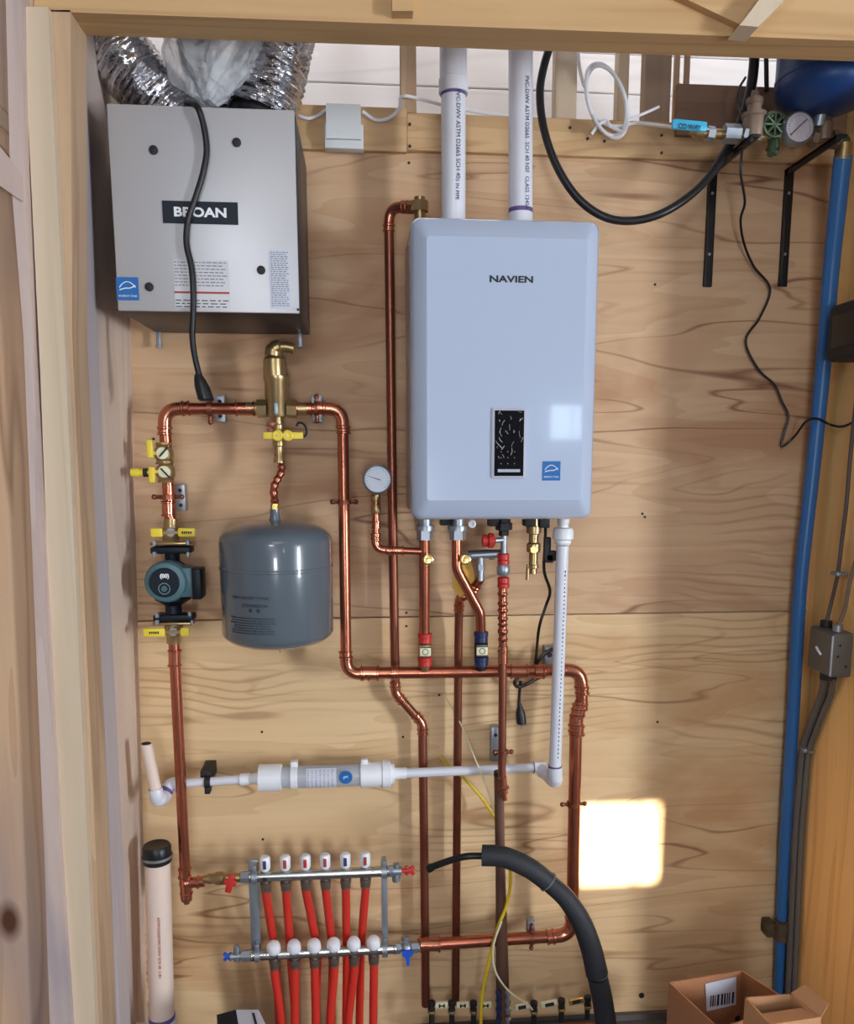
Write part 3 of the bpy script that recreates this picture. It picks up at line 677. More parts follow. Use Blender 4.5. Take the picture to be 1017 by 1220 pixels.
# brass tee assembly
bt = thing('brass_tee', W(572, 690, .15), 'tarnished brass tee and elbow between the bent copper pipe and the gas line', 'pipe fitting')
e = MB(); e.cyl(W(557, 662, .15), W(598, 660, .16), .0095, seg=12); e.cyl(W(556, 662, .15), W(561, 662, .15), .013, seg=6); e.cyl(W(583, 661, .15), W(588, 661, .15), .014, seg=6)
e.cyl(W(572, 661, .15), W(572, 682, .15), .0105, seg=12); e.cyl(W(572, 672, .15), W(572, 679, .15), .014, seg=6); e.cyl(W(572, 680, .15), W(572, 692, .15), .009)
part('tee_body', e, ZINC, bt)
part('lever', MB().tube(px([(557, 657, .17), (580, 656, .17), (597, 656, .17)]), .003, 8), BLACKM, bt)
solo('yellow_tag', MB().prism([W(x, y, .135) for x, y in ((540, 686), (549, 670), (562, 672), (566, 690), (560, 702), (548, 712), (538, 700))], (0, .001, 0)), YTAG, W(552, 670, .135),
     'crumpled amber paper tag hanging behind the bent copper pipe', 'tag')
# relief valve
rv = thing('drain_valve', W(634, 692, .16), 'small brass drain valve hanging under the boiler right of the gas line', 'valve')
e = MB(); e.lathe(W(636, 618, .16), (0, 0, -1), [(0, .016), (.018, .016), (.020, .020), (.038, .020), (.040, .013), (.062, .013), (.066, .019), (.086, .019), (.090, .012), (.120, .012), (.122, .015), (.130, .015), (.132, .010), (.146, .010)], 10)
part('body', e, BRASS, rv)
part('vent', MB().cyl(W(629, 672, .16), W(628, 691, .16), .005, seg=10), BRASS, rv)
part('screw_head', MB().cyl(W(636, 655, .175), W(636, 655, .19), .010, seg=6), BRASS_G, rv)
# black wires under boiler
cd = thing('power_cord', W(621, 862, .14), 'thin black cord from the boiler coiled behind the pipes with a hanging three-pin plug', 'cord')
part('cable', MB().tube(smooth_path(px([(650, 618, .15), (649, 650, .16), (648, 680, .16), (655, 704, .16), (650, 722, .15), (642, 748, .15), (638, 786, .05), (634, 800, .04)]), 6), .0042, 8), BLACK, cd)
part('cable', MB().tube(smooth_path(px([(634, 800, .04), (642, 786, .05), (652, 776, .05), (664, 774, .05), (668, 790, .04), (655, 802, .035), (640, 808, .03), (625, 816, .03), (616, 818, .035), (613, 813, .05), (617, 806, .05)]), 6), .0055, 8), BLACK, cd)
part('cable', MB().tube(smooth_path(px([(620, 812, .035), (619, 822, .03), (618, 840, .03)]), 6), .0045, 8), BLACK, cd)
a_, b_ = W(619, 838, .03), W(621, 862, .03); e = MB(); e.lathe(a_, b_-a_, [(0, .005), (.012, .008), (.03, .014), ((b_-a_).length, .015)], 10)
part('plug', e, BLACK, cd); part('prong', MB().cyl(W(621, 861, .03), W(621, 869, .03), .0015, seg=6), ZINC, cd)
bc = thing('black_connector', W(655, 665, .17), 'small black plastic connector hanging beside the cord under the boiler', 'connector')
e = MB()
for x0, y0, x1, y1 in ((648, 640, 655, 668), (653, 656, 662, 668), (650, 660, 658, 670)):
    a_ = W(x0, y0, .17); b_ = W(x1, y1, .17); e.box((a_.x, -.18, b_.z), (b_.x, -.16, a_.z), .002)
part('body', e, BLACKM, bc)
ot = thing('outlet_box', W(656, 784, .02), 'grey wall outlet box half hidden by the black cord and drain pipe', 'outlet')
a_ = W(646, 768, .0); b_ = W(668, 797, 0); part('box', MB().box((a_.x, -.035, b_.z), (b_.x, 0, a_.z), .004), ZINC, ot)
p = W(654, 780, .036); part('socket', MB().cyl(p, p+Vector((0, -.003, 0)), .008, seg=12), BLACKM, ot)
# clamps and strut plates
def plate(x, y, w, h, off, label, holes=2):
    t_ = thing('bracket_plate', W(x, y, .0), label, 'bracket'); s_ = sc(x, y, off); c_ = W(x, y, off)
    part('plate', MB().box((c_.x-w*s_/2, -off, c_.z-h*s_/2), (c_.x+w*s_/2, 0 if off < .03 else -off+.03, c_.z+h*s_/2), .001), ZINC, t_)
    for i in range(holes):
        z_ = c_.z+h*s_*(.28-.56*i/(max(1, holes-1))); q_ = Vector((c_.x, -off-.0005, z_)); part('bolt', MB().cyl(q_, q_+Vector((0, -.003, 0)), w*s_*.22, seg=6), BLACKM, t_)
    return t_
plate(262, 487, 12, 31, .035, 'zinc bracket plate behind the copper pipe under the black plug')
plate(377, 487, 13, 32, .035, 'zinc bracket plate right of the brass air separator')
plate(215, 593, 11, 32, .035, 'zinc bracket plate right of the pipe above the pump')
plate(590, 887, 10, 42, .035, 'perforated zinc plate left of the gas line above the white drain pipe')
plate(633, 1106, 9, 17, .10, 'small zinc bracket on top of the lowest horizontal copper pipe')
def clamp(x, y, off, r_, horizontal, label, stem=False):
    t_ = thing('pipe_clamp', W(x, y, off), label, 'clamp'); c_ = W(x, y, off); e_ = MB(); d_ = Vector((1, 0, 0)) if horizontal else Vector((0, 0, 1)); o_ = Vector((0, 0, 1)) if horizontal else Vector((1, 0, 0))
    e_.cyl(c_-d_*.006, c_+d_*.006, r_*1.25, seg=20)
    for s_ in (-1, 1):
        q_ = c_+o_*s_*r_*1.7; e_.cyl(q_-o_*r_*.6, q_+o_*r_*.6, .005, seg=8); e_.ball(c_+o_*s_*r_*2.1, .007, seg=8)
    part('ring', e_, COPPER_D, t_)
    if stem: part('stem', MB().cyl(c_+Vector((0, r_, 0)), Vector((c_.x, 0, c_.z)), .005, seg=8), COPPER_D, t_)
clamp(410, 598, .12, .0145, False, 'copper clamp on the tall pipe right of the grey tank')
clamp(683, 958, .12, .0155, False, 'copper clamp on the far right vertical pipe at the sun patch')
clamp(250, 487, .12, .016, True, 'copper clamp on the pipe under the hanging black plug')
clamp(377, 487, .12, .0145, True, 'copper clamp right of the air separator')
clamp(200, 592, .12, .0165, False, 'copper clamp on the pipe above the pump')
clamp(599, 896, .17, .011, False, 'small copper clamp on the gas line above the white drain pipe')
clamp(633, 1117, .12, .0155, True, 'copper clamp on the lowest horizontal copper pipe')

# ================================================================== AIR SEPARATOR
sp = thing('air_separator', W(330, 500, .12), 'tall brass air separator with a bent top vent in the upper copper loop', 'air separator')
s = sc(330, 460, .12); c0 = W(330, 497, .12); top = W(327, 416, .12); H = top.z-c0.z
part('body', MB().lathe(c0, (0, 0, 1), [(0, 12*s), (.004, 13*s), (H*.28, 13*s), (H*.30, 14*s), (H*.52, 13.6*s), (H*.55, 15*s), (H*.60, 15*s), (H*.61, 12*s)], 28), BRASS, sp)
part('cap', MB().lathe(c0+Vector((-.004, 0, H*.60)), (0, 0, 1), [(0, 13*s), (.002, 13.2*s), (H*.25, 12.6*s), (H*.27, 11*s), (H*.30, 8*s)], 24), BRASS, sp)
part('top_vent', MB().tube(smooth_path([W(325, 424, .12), W(326, 417, .12), W(331, 413.5, .12), W(341, 413.5, .12), W(350, 415.5, .12)], 5), [10*s]*6+[8.5*s]*6+[6*s]*9, 14), BRASS, sp)
for sg in (-1, 1):
    e = MB(); a_ = c0+Vector((sg*12*s, 0, .028)); a_.z = W(330, 487, .12).z
    e.hexnut(a_, a_+Vector((sg*12*s, 0, 0)), 11*s); e.cyl(a_, a_+Vector((sg*24*s, 0, 0)), 8*s)
    part('side_union', e, BRASS, sp)
a_ = W(330, 487, .12)+Vector((0, -13.8*s, 0)); part('badge', MB().box(a_+Vector((-.006, -.002, -.016)), a_+Vector((.006, .003, .014)), .003), ZINC, sp)
dv = thing('drain_valve', W(331, 545, .12), 'brass isolation valve with two yellow levers below the air separator', 'valve')
e = MB(); e.lathe(W(331, 497, .12), (0, 0, -1), [(0, 5*s), (.018, 5*s), (.020, 7*s), (.030, 7*s), (.036, 6*s), (.052, 7.5*s), (.072, 7.5*s), (.075, 6*s), (.10, 5.5*s), (.105, 6.8*s), (.115, 6.8*s)], 12)
part('body', e, BRASS, dv)
for x, y, sg, nm in ((331, 519, -1, 'l'), (343, 519, 1, 'r')):
    q = W(x, y, .145); e = MB(); e.lathe(q, (0, -1, 0), [(0, 6*s), (.004, 6.6*s), (.010, 6.6*s), (.012, 5*s), (.011, 2.5*s)], 16); e.box(q+Vector((0 if sg > 0 else -17*s, -.008, -.0085)), q+Vector((18*s if sg > 0 else 0, -.003, .0085)), .0015)
    lv = part('lever', e, YELLOW, dv); part('lever_screw', MB().cyl(q+Vector((0, -.011, 0)), q+Vector((0, -.0135, 0)), .0035, seg=6), BRASS, lv)
part('strap', MB().tube(smooth_path([W(353, 508, .13), W(355, 504, .13), W(360, 504, .13), W(364, 509, .13), W(365, 516, .13), W(362, 521, .13)], 5), .0028, 8), BLACK, dv)
a_ = W(318, 503, .13); b_ = W(329, 508, .13); e = MB(); e.box((a_.x, -.13, b_.z), (b_.x, -.12, a_.z), .001); a_ = W(318, 511, .13); b_ = W(326, 514, .13); e.box((a_.x, -.13, b_.z), (b_.x, -.12, a_.z), .001)
part('tag', e, COPPER_D, dv)
fc = thing('flexible_connector', W(328, 612, .15), 'crooked rippled copper connector between the yellow-levered valve and the grey tank', 'pipe')
pth = smooth_path([W(331, 540, .12), W(335, 552, .12), (W(335, 562, .13)), W(330, 572, .14), W(326, 582, .15), W(327, 596, .16), W(328, 607, .18)], 7)
part('pipe', MB().tube(pth, [.0088*(1.0+.22*(1 if i % 5 in (0, 1) else 0)) for i in range(len(pth))], 14), COPPER, fc)
part('nut', MB().hexnut(W(328, 600, .18), W(328, 609, .18), .012), BRASS_G, fc)

# ================================================================== EXPANSION TANK
tk = thing('expansion_tank', W(331, 776, .18), 'grey rounded expansion tank hanging below the air separator', 'tank')
s = sc(330, 695, .18); zt = W(330, 617, .18).z; zb_ = W(331, 770, .18).z; R = 66.5*s; H = zt-zb_
prof = [(0, .001), (.003, R*.35), (.010, R*.66), (.020, R*.86), (.032, R*.965), (.042, R), (H*.62, R), (H*.625, R*1.012), (H*.64, R*1.012), (H*.645, R), (H-.058, R)]
for a_ in (15, 30, 45, 60, 75, 88): prof.append((H-.058+.052*math.sin(math.radians(a_)), R*math.cos(math.radians(a_))**.75))
part('shell', MB().lathe(Vector((W(330, 695, .18).x, -.18, zb_)), (0, 0, 1), prof, 64), TANK, tk)
cxx = W(330, 695, .18).x
part('neck', MB().lathe(Vector((cxx, -.18, zt-.008)), (0, 0, 1), [(0, .016), (.012, .013), (.03, .0125)], 16), TANK, tk)
part('valve_stem', MB().cyl(Vector((cxx+.004, -.18, zb_)), Vector((cxx+.004, -.18, zb_-.015)), .004, seg=10), BRASS_G, tk)
def wrap_text(parent, s_, size, zc, a0, cyl_c, r_, m):
    t_ = text_mesh('printed_label', s_, size, m, parent, Matrix.Translation(wloc(parent)), .0003, xs=1.05)
    for v in t_.data.vertices:
        an = a0 + v.co.x/r_; y_, z_ = v.co.y, v.co.z
        v.co = Vector((cyl_c.x+math.sin(an)*(r_+.0004+z_), cyl_c.y-math.cos(an)*(r_+.0004+z_), zc+y_)) - wloc(parent)
    return t_
cc = Vector((cxx, -.18, 0)); DI = mat('tank_print', (48, 54, 66), .5)
wrap_text(tk, 'DIAPHRAGM TANK', .0115, W(300, 712, .3).z, -.40, cc, R, DI)
wrap_text(tk, 'EXPANSION\n\u25c6  \u25c6', .012, W(300, 724, .3).z, -.30, cc, R, DI)
for i in range(7): wrap_text(tk, random.choice(['MAX PRESSURE 100 PSIG  MAX TEMP 240 F', 'FACTORY PRECHARGE 12 PSIG  CHECK AIR SIDE', 'WARNING  READ INSTRUCTIONS BEFORE INSTALL']), .0052, W(300, 736+i*3.0, .3).z, -.38, cc, R, DI)

# ================================================================== PUMP WITH FLANGE VALVES
pu = thing('circulator_pump', W(207, 738, .12), 'teal and black circulator pump with round control face on the left copper line', 'pump')
s = sc(205, 690, .14)
e = MB(); ct = W(205, 650, .12); cb = W(207, 738, .12); ax = cb-ct; L_ = ax.length
e.lathe(ct, ax, [(0, 11*s), (L_*.05, 9*s), (L_*.2, 9*s), (L_*.3, 20*s), (L_*.5, 24*s), (L_*.72, 22*s), (L_*.8, 10*s), (L_*.93, 10*s), (L_, 14*s)], 24)
part('volute', e, NAVY, pu)
for i, (y, nm) in enumerate(((655, 0), (735, 1))):
    c_ = W(205+i*3, y, .13); part('flange', MB().box(c_+Vector((-24*s, -.022, -.009)), c_+Vector((24*s, .03, .009)), .005), NAVY, pu)
q = W(203, 690, .14); 
e = MB(); e.lathe(q, (0, -1, 0), [(0, 24*s), (.05, 25*s), (.058, 23*s), (.060, 20*s)], 28)
a_ = W(206, 675, .16); b_ = W(232, 710, .16); e.box((a_.x, -.185, b_.z), (b_.x, -.12, a_.z), .006)
part('motor_housing', e, TEAL, pu)
a_ = W(229, 677, .16); b_ = W(242, 713, .16); part('terminal_box', MB().box((a_.x, -.18, b_.z), (b_.x, -.115, a_.z), .004), NAVY, pu)
q = W(196, 694, .20); fcn = part('control_face', MB().lathe(q+Vector((0, .01, 0)), (0, -1, 0), [(0, 17.5*s), (.014, 17.5*s), (.016, 16.5*s)], 32), NAVY, pu)
text_mesh('lettering', '(00)', .014, WHITE, fcn, face_mtx(q+Vector((.002, -.0066, 8*s))), .0003, bold=.0006)
e = MB(); e.tube([q+Vector((math.cos(i*PI/10)*6.5*s, -.0068, math.sin(i*PI/10)*6.5*s-7*s)) for i in range(21)], .0009, 5, False); part('dial_ring', e, mat('pale_ring', (130, 160, 170), .5), fcn)
part('button', MB().cyl(q+Vector((0, -.006, -7*s)), q+Vector((0, -.009, -7*s)), 3.5*s, seg=16), TEAL, fcn)
for x, y, u in ((184, 647, 1), (224, 646, 1), (184, 660, 1), (224, 660, 1), (187, 733, 1), (226, 731, 1), (187, 741, 1), (229, 741, 1)):
    c_ = W(x, y, .155); part('bolt', MB().hexnut(c_+Vector((0, 0, .005)), c_-Vector((0, 0, .006)), .0055), ZINC, pu)
def flange_valve(x, y, up, hx, label):
    v = thing('flange_valve', W(x, y, .12), label, 'valve'); yf = 647 if up else 742
    c_ = W(x, yf, .13); part('flange', MB().box(c_+Vector((-24*s, -.02, -.004)), c_+Vector((24*s, .028, .004)), .003), BRASS, v)
    a_ = W(x, y-16, .12); b_ = W(x, y+14, .12)
    if up: a_, b_ = b_, a_
    l_ = (b_-a_).length
    part('body', MB().lathe(a_, b_-a_, [(0, 13*s), (.006, 12*s), (.012, 10*s), (l_*.3, 11.5*s), (l_*.55, 11*s), (l_*.7, 9*s), (l_, 8.5*s)], 16), BRASS, v)
    q_ = W(x, y, .15); part('stem_nut', MB().hexnut(q_+Vector((0, .02, 0)), q_+Vector((0, -.008, 0)), .012), ZINC, v)
    for sg, w_ in hx:
        e_ = MB(); x0 = q_.x+sg*9*s; x1 = q_.x+sg*(9+w_)*s; e_.box((min(x0, x1), -.166, q_.z-.0115), (max(x0, x1), -.157, q_.z+.0115), .004); lv_ = part('lever', e_, YELLOW, v)
        if w_ > 17:
            e_ = MB(); xm = (x0+x1)/2
            for k in range(5): e_.box((xm-.012+k*.0052, -.1668, q_.z-.003), (xm-.0085+k*.0052, -.1659, q_.z+.003))
            part('lever_print', e_, INK, lv_)
        part('lever_arm', MB().box((min(q_.x, q_.x+sg*12*s), -.163, q_.z-.004), (max(q_.x, q_.x+sg*12*s), -.158, q_.z+.004)), BRASS, v)
flange_valve(204, 634, True, ((-1, 14), (1, 21)), 'brass flange valve with yellow levers above the pump')
flange_valve(207, 752, False, ((-1, 26), (1, 11)), 'brass flange valve with yellow levers under the pump')
# two purge valves on the left riser
for (x, y, lab, dy, cap) in ((195, 540, 'upper ball valve with upright yellow lever on the left copper riser', -1, False), (197, 562, 'lower ball valve with hanging yellow lever and hose cap on the left copper riser', 1, True)):
    v = thing('ball_valve', W(x, y, .12), lab, 'valve')
    a_ = W(x, y-13, .12); b_ = W(x+1, y+13, .12); l_ = (b_-a_).length
    part('body', MB().lathe(a_, b_-a_, [(0, 9.5*s), (.006, 10*s), (.01, 8.6*s), (l_*.35, 11*s), (l_*.65, 11.5*s), (l_-.008, 9*s), (l_-.004, 10*s), (l_, 9.5*s)], 16), BRASS, v)
    q_ = W(x-1, y, .145); hb = MB(); hb.lathe(q_+Vector((0, .01, 0)), (0, -1, 0), [(0, 5*s), (.012, 7*s), (.018, 7*s), (.02, 3*s)], 16); part('hub', hb, CREAM, v)
    part('pointer', MB().tube([q_+Vector((-3*s, -.012, 4*s*dy)), q_+Vector((7*s, -.012, -7*s*dy))], .0022, 6), INK, v)
    lx = W(x-16, y, .145).x; e_ = MB(); e_.box((lx-.008, -.150, q_.z-(.028 if dy > 0 else .012)), (lx+.008, -.142, q_.z+(.012 if dy > 0 else .034)), .003); e_.box((lx, -.149, q_.z-.004), (q_.x, -.143, q_.z+.004))
    part('lever', e_, YELLOW, v)
    if cap:
        part('hose_cap', MB().lathe(W(180, 563, .14), W(156, 563, .14)-W(180, 563, .14), [(0, .006), (.012, .007), (.013, .0095), (.03, .0095), (.031, .011), (.048, .011), (.05, .008)], 14), YELLOW, v)
        part('cap_seal', MB().cyl(W(176, 563, .14), W(171, 563, .14), .011, seg=14), BLACKM, v)

# ================================================================== CONDENSATE LINE
s = sc(665, 780, .19)
dp = thing('drain_pipe', W(662, 930, .19), 'vertical white PVC drain pipe under the boiler with a bulky union at its top', 'pipe')
part('pipe', MB().cyl(W(670, 650, .19), W(661, 916, .19), 7.2*s), PVC, dp)
part('union', MB().lathe(W(671, 618, .19), (0, 0, -1), [(0, 7*s), (.012, 7*s), (.014, 6*s), (.022, 6*s), (.024, 10.5*s), (.032, 12*s), (.052, 12*s), (.056, 9*s), (.062, 9.5*s), (.068, 8*s)], 20), WHITE, dp)
part('primer_ring', MB().cyl(W(661, 912, .19), W(661, 916, .19), 8.1*s), PVC_PURPLE, dp)
e = MB(); e.tube(smooth_path([W(661, 914, .19), W(661, 924, .19), W(660, 930, .175), W(652, 922, .13), W(645, 918, .11)], 6), 8.6*s, 18); part('elbow', e, PVC, dp)
part('elbow_bowl', MB().ball(W(662, 927, .19), 8.4*s), PVC, dp)
e = MB(); q = W(668, 780, .19)
rn = random.Random(2)
for i in range(46):
    f = i/46; c_ = W(671.5-9*f*.98, 680+225*f, .19)+Vector((0, -7.2*s, 0)); hh_ = rn.uniform(.0015, .003); e.box(c_+Vector((-.0012, -.0006, -hh_)), c_+Vector((.0012, .0006, hh_)))
part('printed_text', e, INKBLUE, dp)
hp = thing('drain_pipe', W(560, 920, .10), 'horizontal white PVC pipe between the clear filter canister and the right elbow', 'pipe')
part('pipe', MB().cyl(W(462, 922, .10), W(645, 914, .10), 5.8*s), PVC, hp)
e = MB(); e.cyl(W(636, 914.5, .10), W(650, 914, .10), 7.4*s); part('coupling', e, WHITE, hp)
part('primer_ring', MB().cyl(W(635, 914.5, .10), W(637, 914.5, .10), 7*s), PVC_PURPLE, hp)
e = MB(); e.cyl(W(470, 921.5, .10), W(484, 921, .10), 7.2*s); part('coupling', e, WHITE, hp)
nf = thing('filter_canister', W(387, 925, .10), 'horizontal clear-bodied condensate filter with white end caps above the manifold', 'filter')
ss = sc(387, 925, .10); A_, B_ = W(308, 927, .10), W(466, 922, .10); ax = (B_-A_); u_ = ax.normalized(); LL = ax.length
def axl(f): return A_+ax*f
part('granules', MB().cyl(axl(.15), axl(.78), 12.5*ss), GRANULE, nf)
cm_, nt_, bb_ = newmat('clear_plastic'); bb_.inputs['Base Color'].default_value = (.9, .92, .96, 1); bb_.inputs['Alpha'].default_value = .35; bb_.inputs['Roughness'].default_value = .08
part('clear_tube', MB().cyl(axl(.12), axl(.80), 13.6*ss, seg=32), cm_, nf)
part('end_cap', MB().lathe(A_, u_, [(0, 13*ss), (.002, 16.2*ss), (LL*.17, 16.2*ss), (LL*.175, 14*ss)], 32), WHITE, nf)
part('end_cap', MB().lathe(axl(.765), u_, [(0, 14*ss), (.001, 15.2*ss), (LL*.165, 15.2*ss), (LL*.168, 16.6*ss), (LL*.23, 16.6*ss), (LL*.235, 12*ss), (LL*.26, 12*ss)], 32), WHITE, nf)
for f in (.262, .79):
    e = MB(); e.cyl(axl(f)-u_*.007, axl(f)+u_*.012, 14.6*ss, seg=28); c_ = axl(f); e.box(c_+Vector((-.007, -.01, 0)), c_+Vector((.012, .10, 19*ss)) if False else c_+Vector((.012, .012, 20*ss)), .001)
    part('clip', e, WHITE, nf)
# wrap-around paper label: an arc strip of the tube
def arc_strip(f0, f1, a0, a1, r_):
    e_ = MB(); v_ = u_.cross(Vector((0, -1, 0))).normalized(); n_ = Vector((0, -1, 0)); n_ = (n_-u_*n_.dot(u_)).normalized(); v_ = u_.cross(n_)
    if v_.z < 0: v_ = -v_
    rows = []
    for i in range(13):
        a_ = math.radians(a0+(a1-a0)*i/12); d_ = n_*math.cos(a_)+v_*math.sin(a_); rows.append((e_.bm.verts.new(axl(f0)+d_*r_), e_.bm.verts.new(axl(f1)+d_*r_), d_))
    for i in range(12): e_.bm.faces.new((rows[i][0], rows[i+1][0], rows[i+1][1], rows[i][1]))
    return e_
lb_ = part('paper_label', arc_strip(.36, .585, -75, 62, 13.9*ss), PAPER, nf)
e = MB(); rn = random.Random(9)
for c in range(7):
    f = .375+c*.03
    for i in range(9):
        a_ = math.radians(-40+i*11); d_ = Vector((0, -math.cos(a_), math.sin(a_))); c_ = axl(f)+d_*14.1*ss; h_ = rn.uniform(.0006, .0016)
        e.box(c_+Vector((-.0014, -.0004, -h_)), c_+Vector((.0014, .0004, h_)))
part('small_print', e, GREYINK, lb_)
c_ = axl(.655)+Vector((0, -14.0*ss, 3*ss)); bd = part('round_badge', MB().cyl(c_, c_+Vector((0, -.001, 0)), 8*ss, seg=28), LABELBLUE, nf)
text_mesh('lettering', 'pH', .011, WHITE, bd, face_mtx(c_+Vector((0, -.0014, .001))), .0002)
lp_ = thing('drain_pipe', W(188, 955, .10), 'white PVC drain line at left ending in an open upturned stub', 'pipe')
part('pipe', MB().cyl(W(205, 934, .10), W(298, 928, .10), 5.2*ss), PVC, lp_)
part('reducer', MB().lathe(W(286, 929, .10), W(310, 927, .10)-W(286, 929, .10), [(0, 5.4*ss), (.001, 7.2*ss), (.026, 7.2*ss), (.027, 6*ss), (.05, 7*ss)], 20), WHITE, lp_)
e = MB(); e.tube(smooth_path([W(212, 933.5, .10), W(204, 935, .10), W(199, 941, .11), W(196, 948, .13), W(190, 953, .16), W(187, 949, .18), W(185, 940, .18)], 6), 8*ss, 18); part('elbow', e, PVC, lp_)
part('elbow_bowl', MB().ball(W(189, 951, .17), 9.6*ss), PVC, lp_)
part('primer_ring', MB().cyl(W(185, 941, .18), W(186, 943.5, .18), 8*ss), PVC_PURPLE, lp_)
part('primer_ring', MB().cyl(W(196, 945, .125), W(198, 942, .118), 8.6*ss), PVC_PURPLE, lp_)
e = MB(); a_, b_ = W(186, 943, .18), W(174, 886, .18); e.cyl(a_, b_, 6.6*ss); part('upturned_stub', e, PVC_C, lp_)
part('stub_opening', MB().cyl(b_, b_+(b_-a_).normalized()*.0012, 5.4*ss), BLACKM, lp_)
strap_t = thing('pipe_strap', W(248, 945, .10), 'black plastic strap holding the left white drain pipe', 'clamp')
e = MB(); q = W(247.5, 932, .10); e.cyl(q+Vector((-.008, 0, 0)), q+Vector((.008, 0, 0)), 7.2*ss); e.box(q+Vector((-.008, -.012, -13*ss)), q+Vector((.007, .02, -5*ss)), .002); part("strap", e, BLACKM, strap_t)
a_ = W(243, 910, .03); b_ = W(256, 920, .03); part('mount', MB().box((a_.x, -.09, b_.z-.01), (b_.x, 0, a_.z), .002), BLACKM, strap_t)

# ================================================================== BLACK-CAPPED STANDPIPE
sd = thing('stand_pipe', W(193, 1300, .16), 'thick cream PVC standpipe with a black rubber cap in the left corner', 'pipe')
s6 = sc(190, 1100, .16); a_, b_ = W(187.5, 1018, .16), W(193, 1212, .16); a_.x += .001
part('pipe', MB().cyl(W(187.5, 1018, .16), W(196, 1330, .16), 15*s6, seg=32), PVC_C, sd)
part('rubber_cap', MB().lathe(W(187.5, 1027, .16), (0, 0, 1), [(0, 15.5*s6), (.002, 16.8*s6), (.012, 16.8*s6), (.014, 17.6*s6), (.022, 17.6*s6), (.024, 16.8*s6), (.044, 16.8*s6), (.050, 15*s6), (.048, 12*s6)], 32), BLACK, sd)
part('hose_band', MB().cyl(W(187.5, 1021, .16), W(187.5, 1018, .16), 17.9*s6, seg=32), ZINC, sd)
part('primer_ring', MB().cyl(W(193, 1209, .16), W(193, 1215, .16), 15.6*s6, seg=32), PVC_PURPLE, sd)
e = MB(); e.cyl(W(193, 1214, .16), W(194, 1290, .16), 17.5*s6, seg=32); e.cyl(W(193, 1235, .16), W(160, 1233, .16), 14*s6, seg=28); part('wye_fitting', e, PVC, sd)
letters_on_pipe(sd, (W(191, 1045, .16), W(195, 1195, .16)), 15*s6, 'ASTM D2665 PVC-DWV SCH 40  3 IN', .011, REDINK)

# ================================================================== MANIFOLD
mf = thing('heating_manifold', W(380, 1140, .10), 'stainless double-rail heating manifold with six white knobs and red tubes', 'manifold')
sm = sc(380, 1090, .12)
def rail(x0, y0, x1, y1, off):
    a_, b_ = W(x0, y0, off), W(x1, y1, off); b_.z = a_.z = (a_.z+b_.z)/2; return a_, b_
ta, tb = rail(298, 1045.5, 462, 1037.5, .14); ba, bb2 = rail(300, 1137.5, 470, 1130.5, .14)
RR = 6.3*sm
def yrow(a_, b_, f): return a_+(b_-a_)*f
for (a_, b_) in ((ta, tb), (ba, bb2)):
    e = MB(); e.cyl(a_, b_, RR, seg=24); bead(e, a_, (1, 0, 0), RR*.95, .005); bead(e, b_, (1, 0, 0), RR*.95, .005); part('rail', e, STEEL, mf)
for x in (304, 457):
    p1 = W(x, 1024, .12); p2 = W(x+(-1 if x < 400 else 2), 1140, .12); e = MB()
    e.box((min(p1.x, p2.x)-3.2*sm, -.125, p2.z), (max(p1.x, p2.x)+3.2*sm, -.119, p1.z), .001); part('bracket', e, ZINC, mf)
    for z_ in (ta.z, ba.z):
        e = MB(); q = Vector((p1.x, -.14, z_)); e.cyl(q-Vector((.007, 0, 0)), q+Vector((.007, 0, 0)), RR*1.3, seg=20); e.box(q+Vector((-.006, -.01, RR)), q+Vector((.006, .02, RR*2.4)), .001); part('rail_clip', e, ZINC, mf)
xs_t = [316, 340, 364, 387.5, 411.5, 435]; xs_b = [326.5, 350.5, 374.5, 397.5, 421.5, 445]
def rx(x, ytop, a_): return W(x, ytop, .14).x
for i, x in enumerate(xs_t):
    X_ = rx(x, 1040, ta); q = Vector((X_, -.14, ta.z))
    fmr = part('flow_meter', MB().lathe(q+Vector((0, 0, RR*.8)), (0, 0, 1), [(0, .006), (.005, .006), (.006, .011), (.012, .0145), (.042, .0145), (.047, .011), (.048, .005)], 18), WHITE, mf)
    c_ = q+Vector((0, -.0146, RR*.8+.028)); part('red_scale', MB().box(c_+Vector((-.0045, -.0015, -.012)), c_+Vector((.0045, .002, .012)), .001), RED if i == 2 else REDINK if i % 2 else INKBLUE, fmr)
    part('base_ring', MB().cyl(q+Vector((0, 0, RR*.8+.0)), q+Vector((0, 0, RR*.8+.006)), .0098, seg=18), ZINC, fmr)
    part('tube_connector', MB().lathe(q-Vector((0, 0, RR*.8)), (0, 0, -1), [(0, .010), (.006, .010), (.007, .0155), (.018, .0155), (.020, .0140), (.031, .0140)], 12), CONN, mf)
for i, x in enumerate(xs_b):
    X_ = rx(x, 1134, ba); q = Vector((X_, -.14, ba.z))
    part('white_knob', MB().lathe(q+Vector((0, -.004, RR*.8)), (0, -.35, 1), [(0, .013), (.003, .018), (.008, .0195), (.020, .019), (.028, .016), (.032, .009)], 24), WHITE, mf)
    part('knob_base', MB().cyl(q+Vector((0, 0, RR*.3)), q+Vector((0, -.004, RR*.8+.004)), .0175, seg=20), ZINC, mf)
    part('tube_connector', MB().lathe(q-Vector((0, 0, RR*.8)), (0, 0, -1), [(0, .010), (.006, .010), (.007, .0155), (.018, .0155), (.020, .0140), (.031, .0140)], 12), CONN, mf)
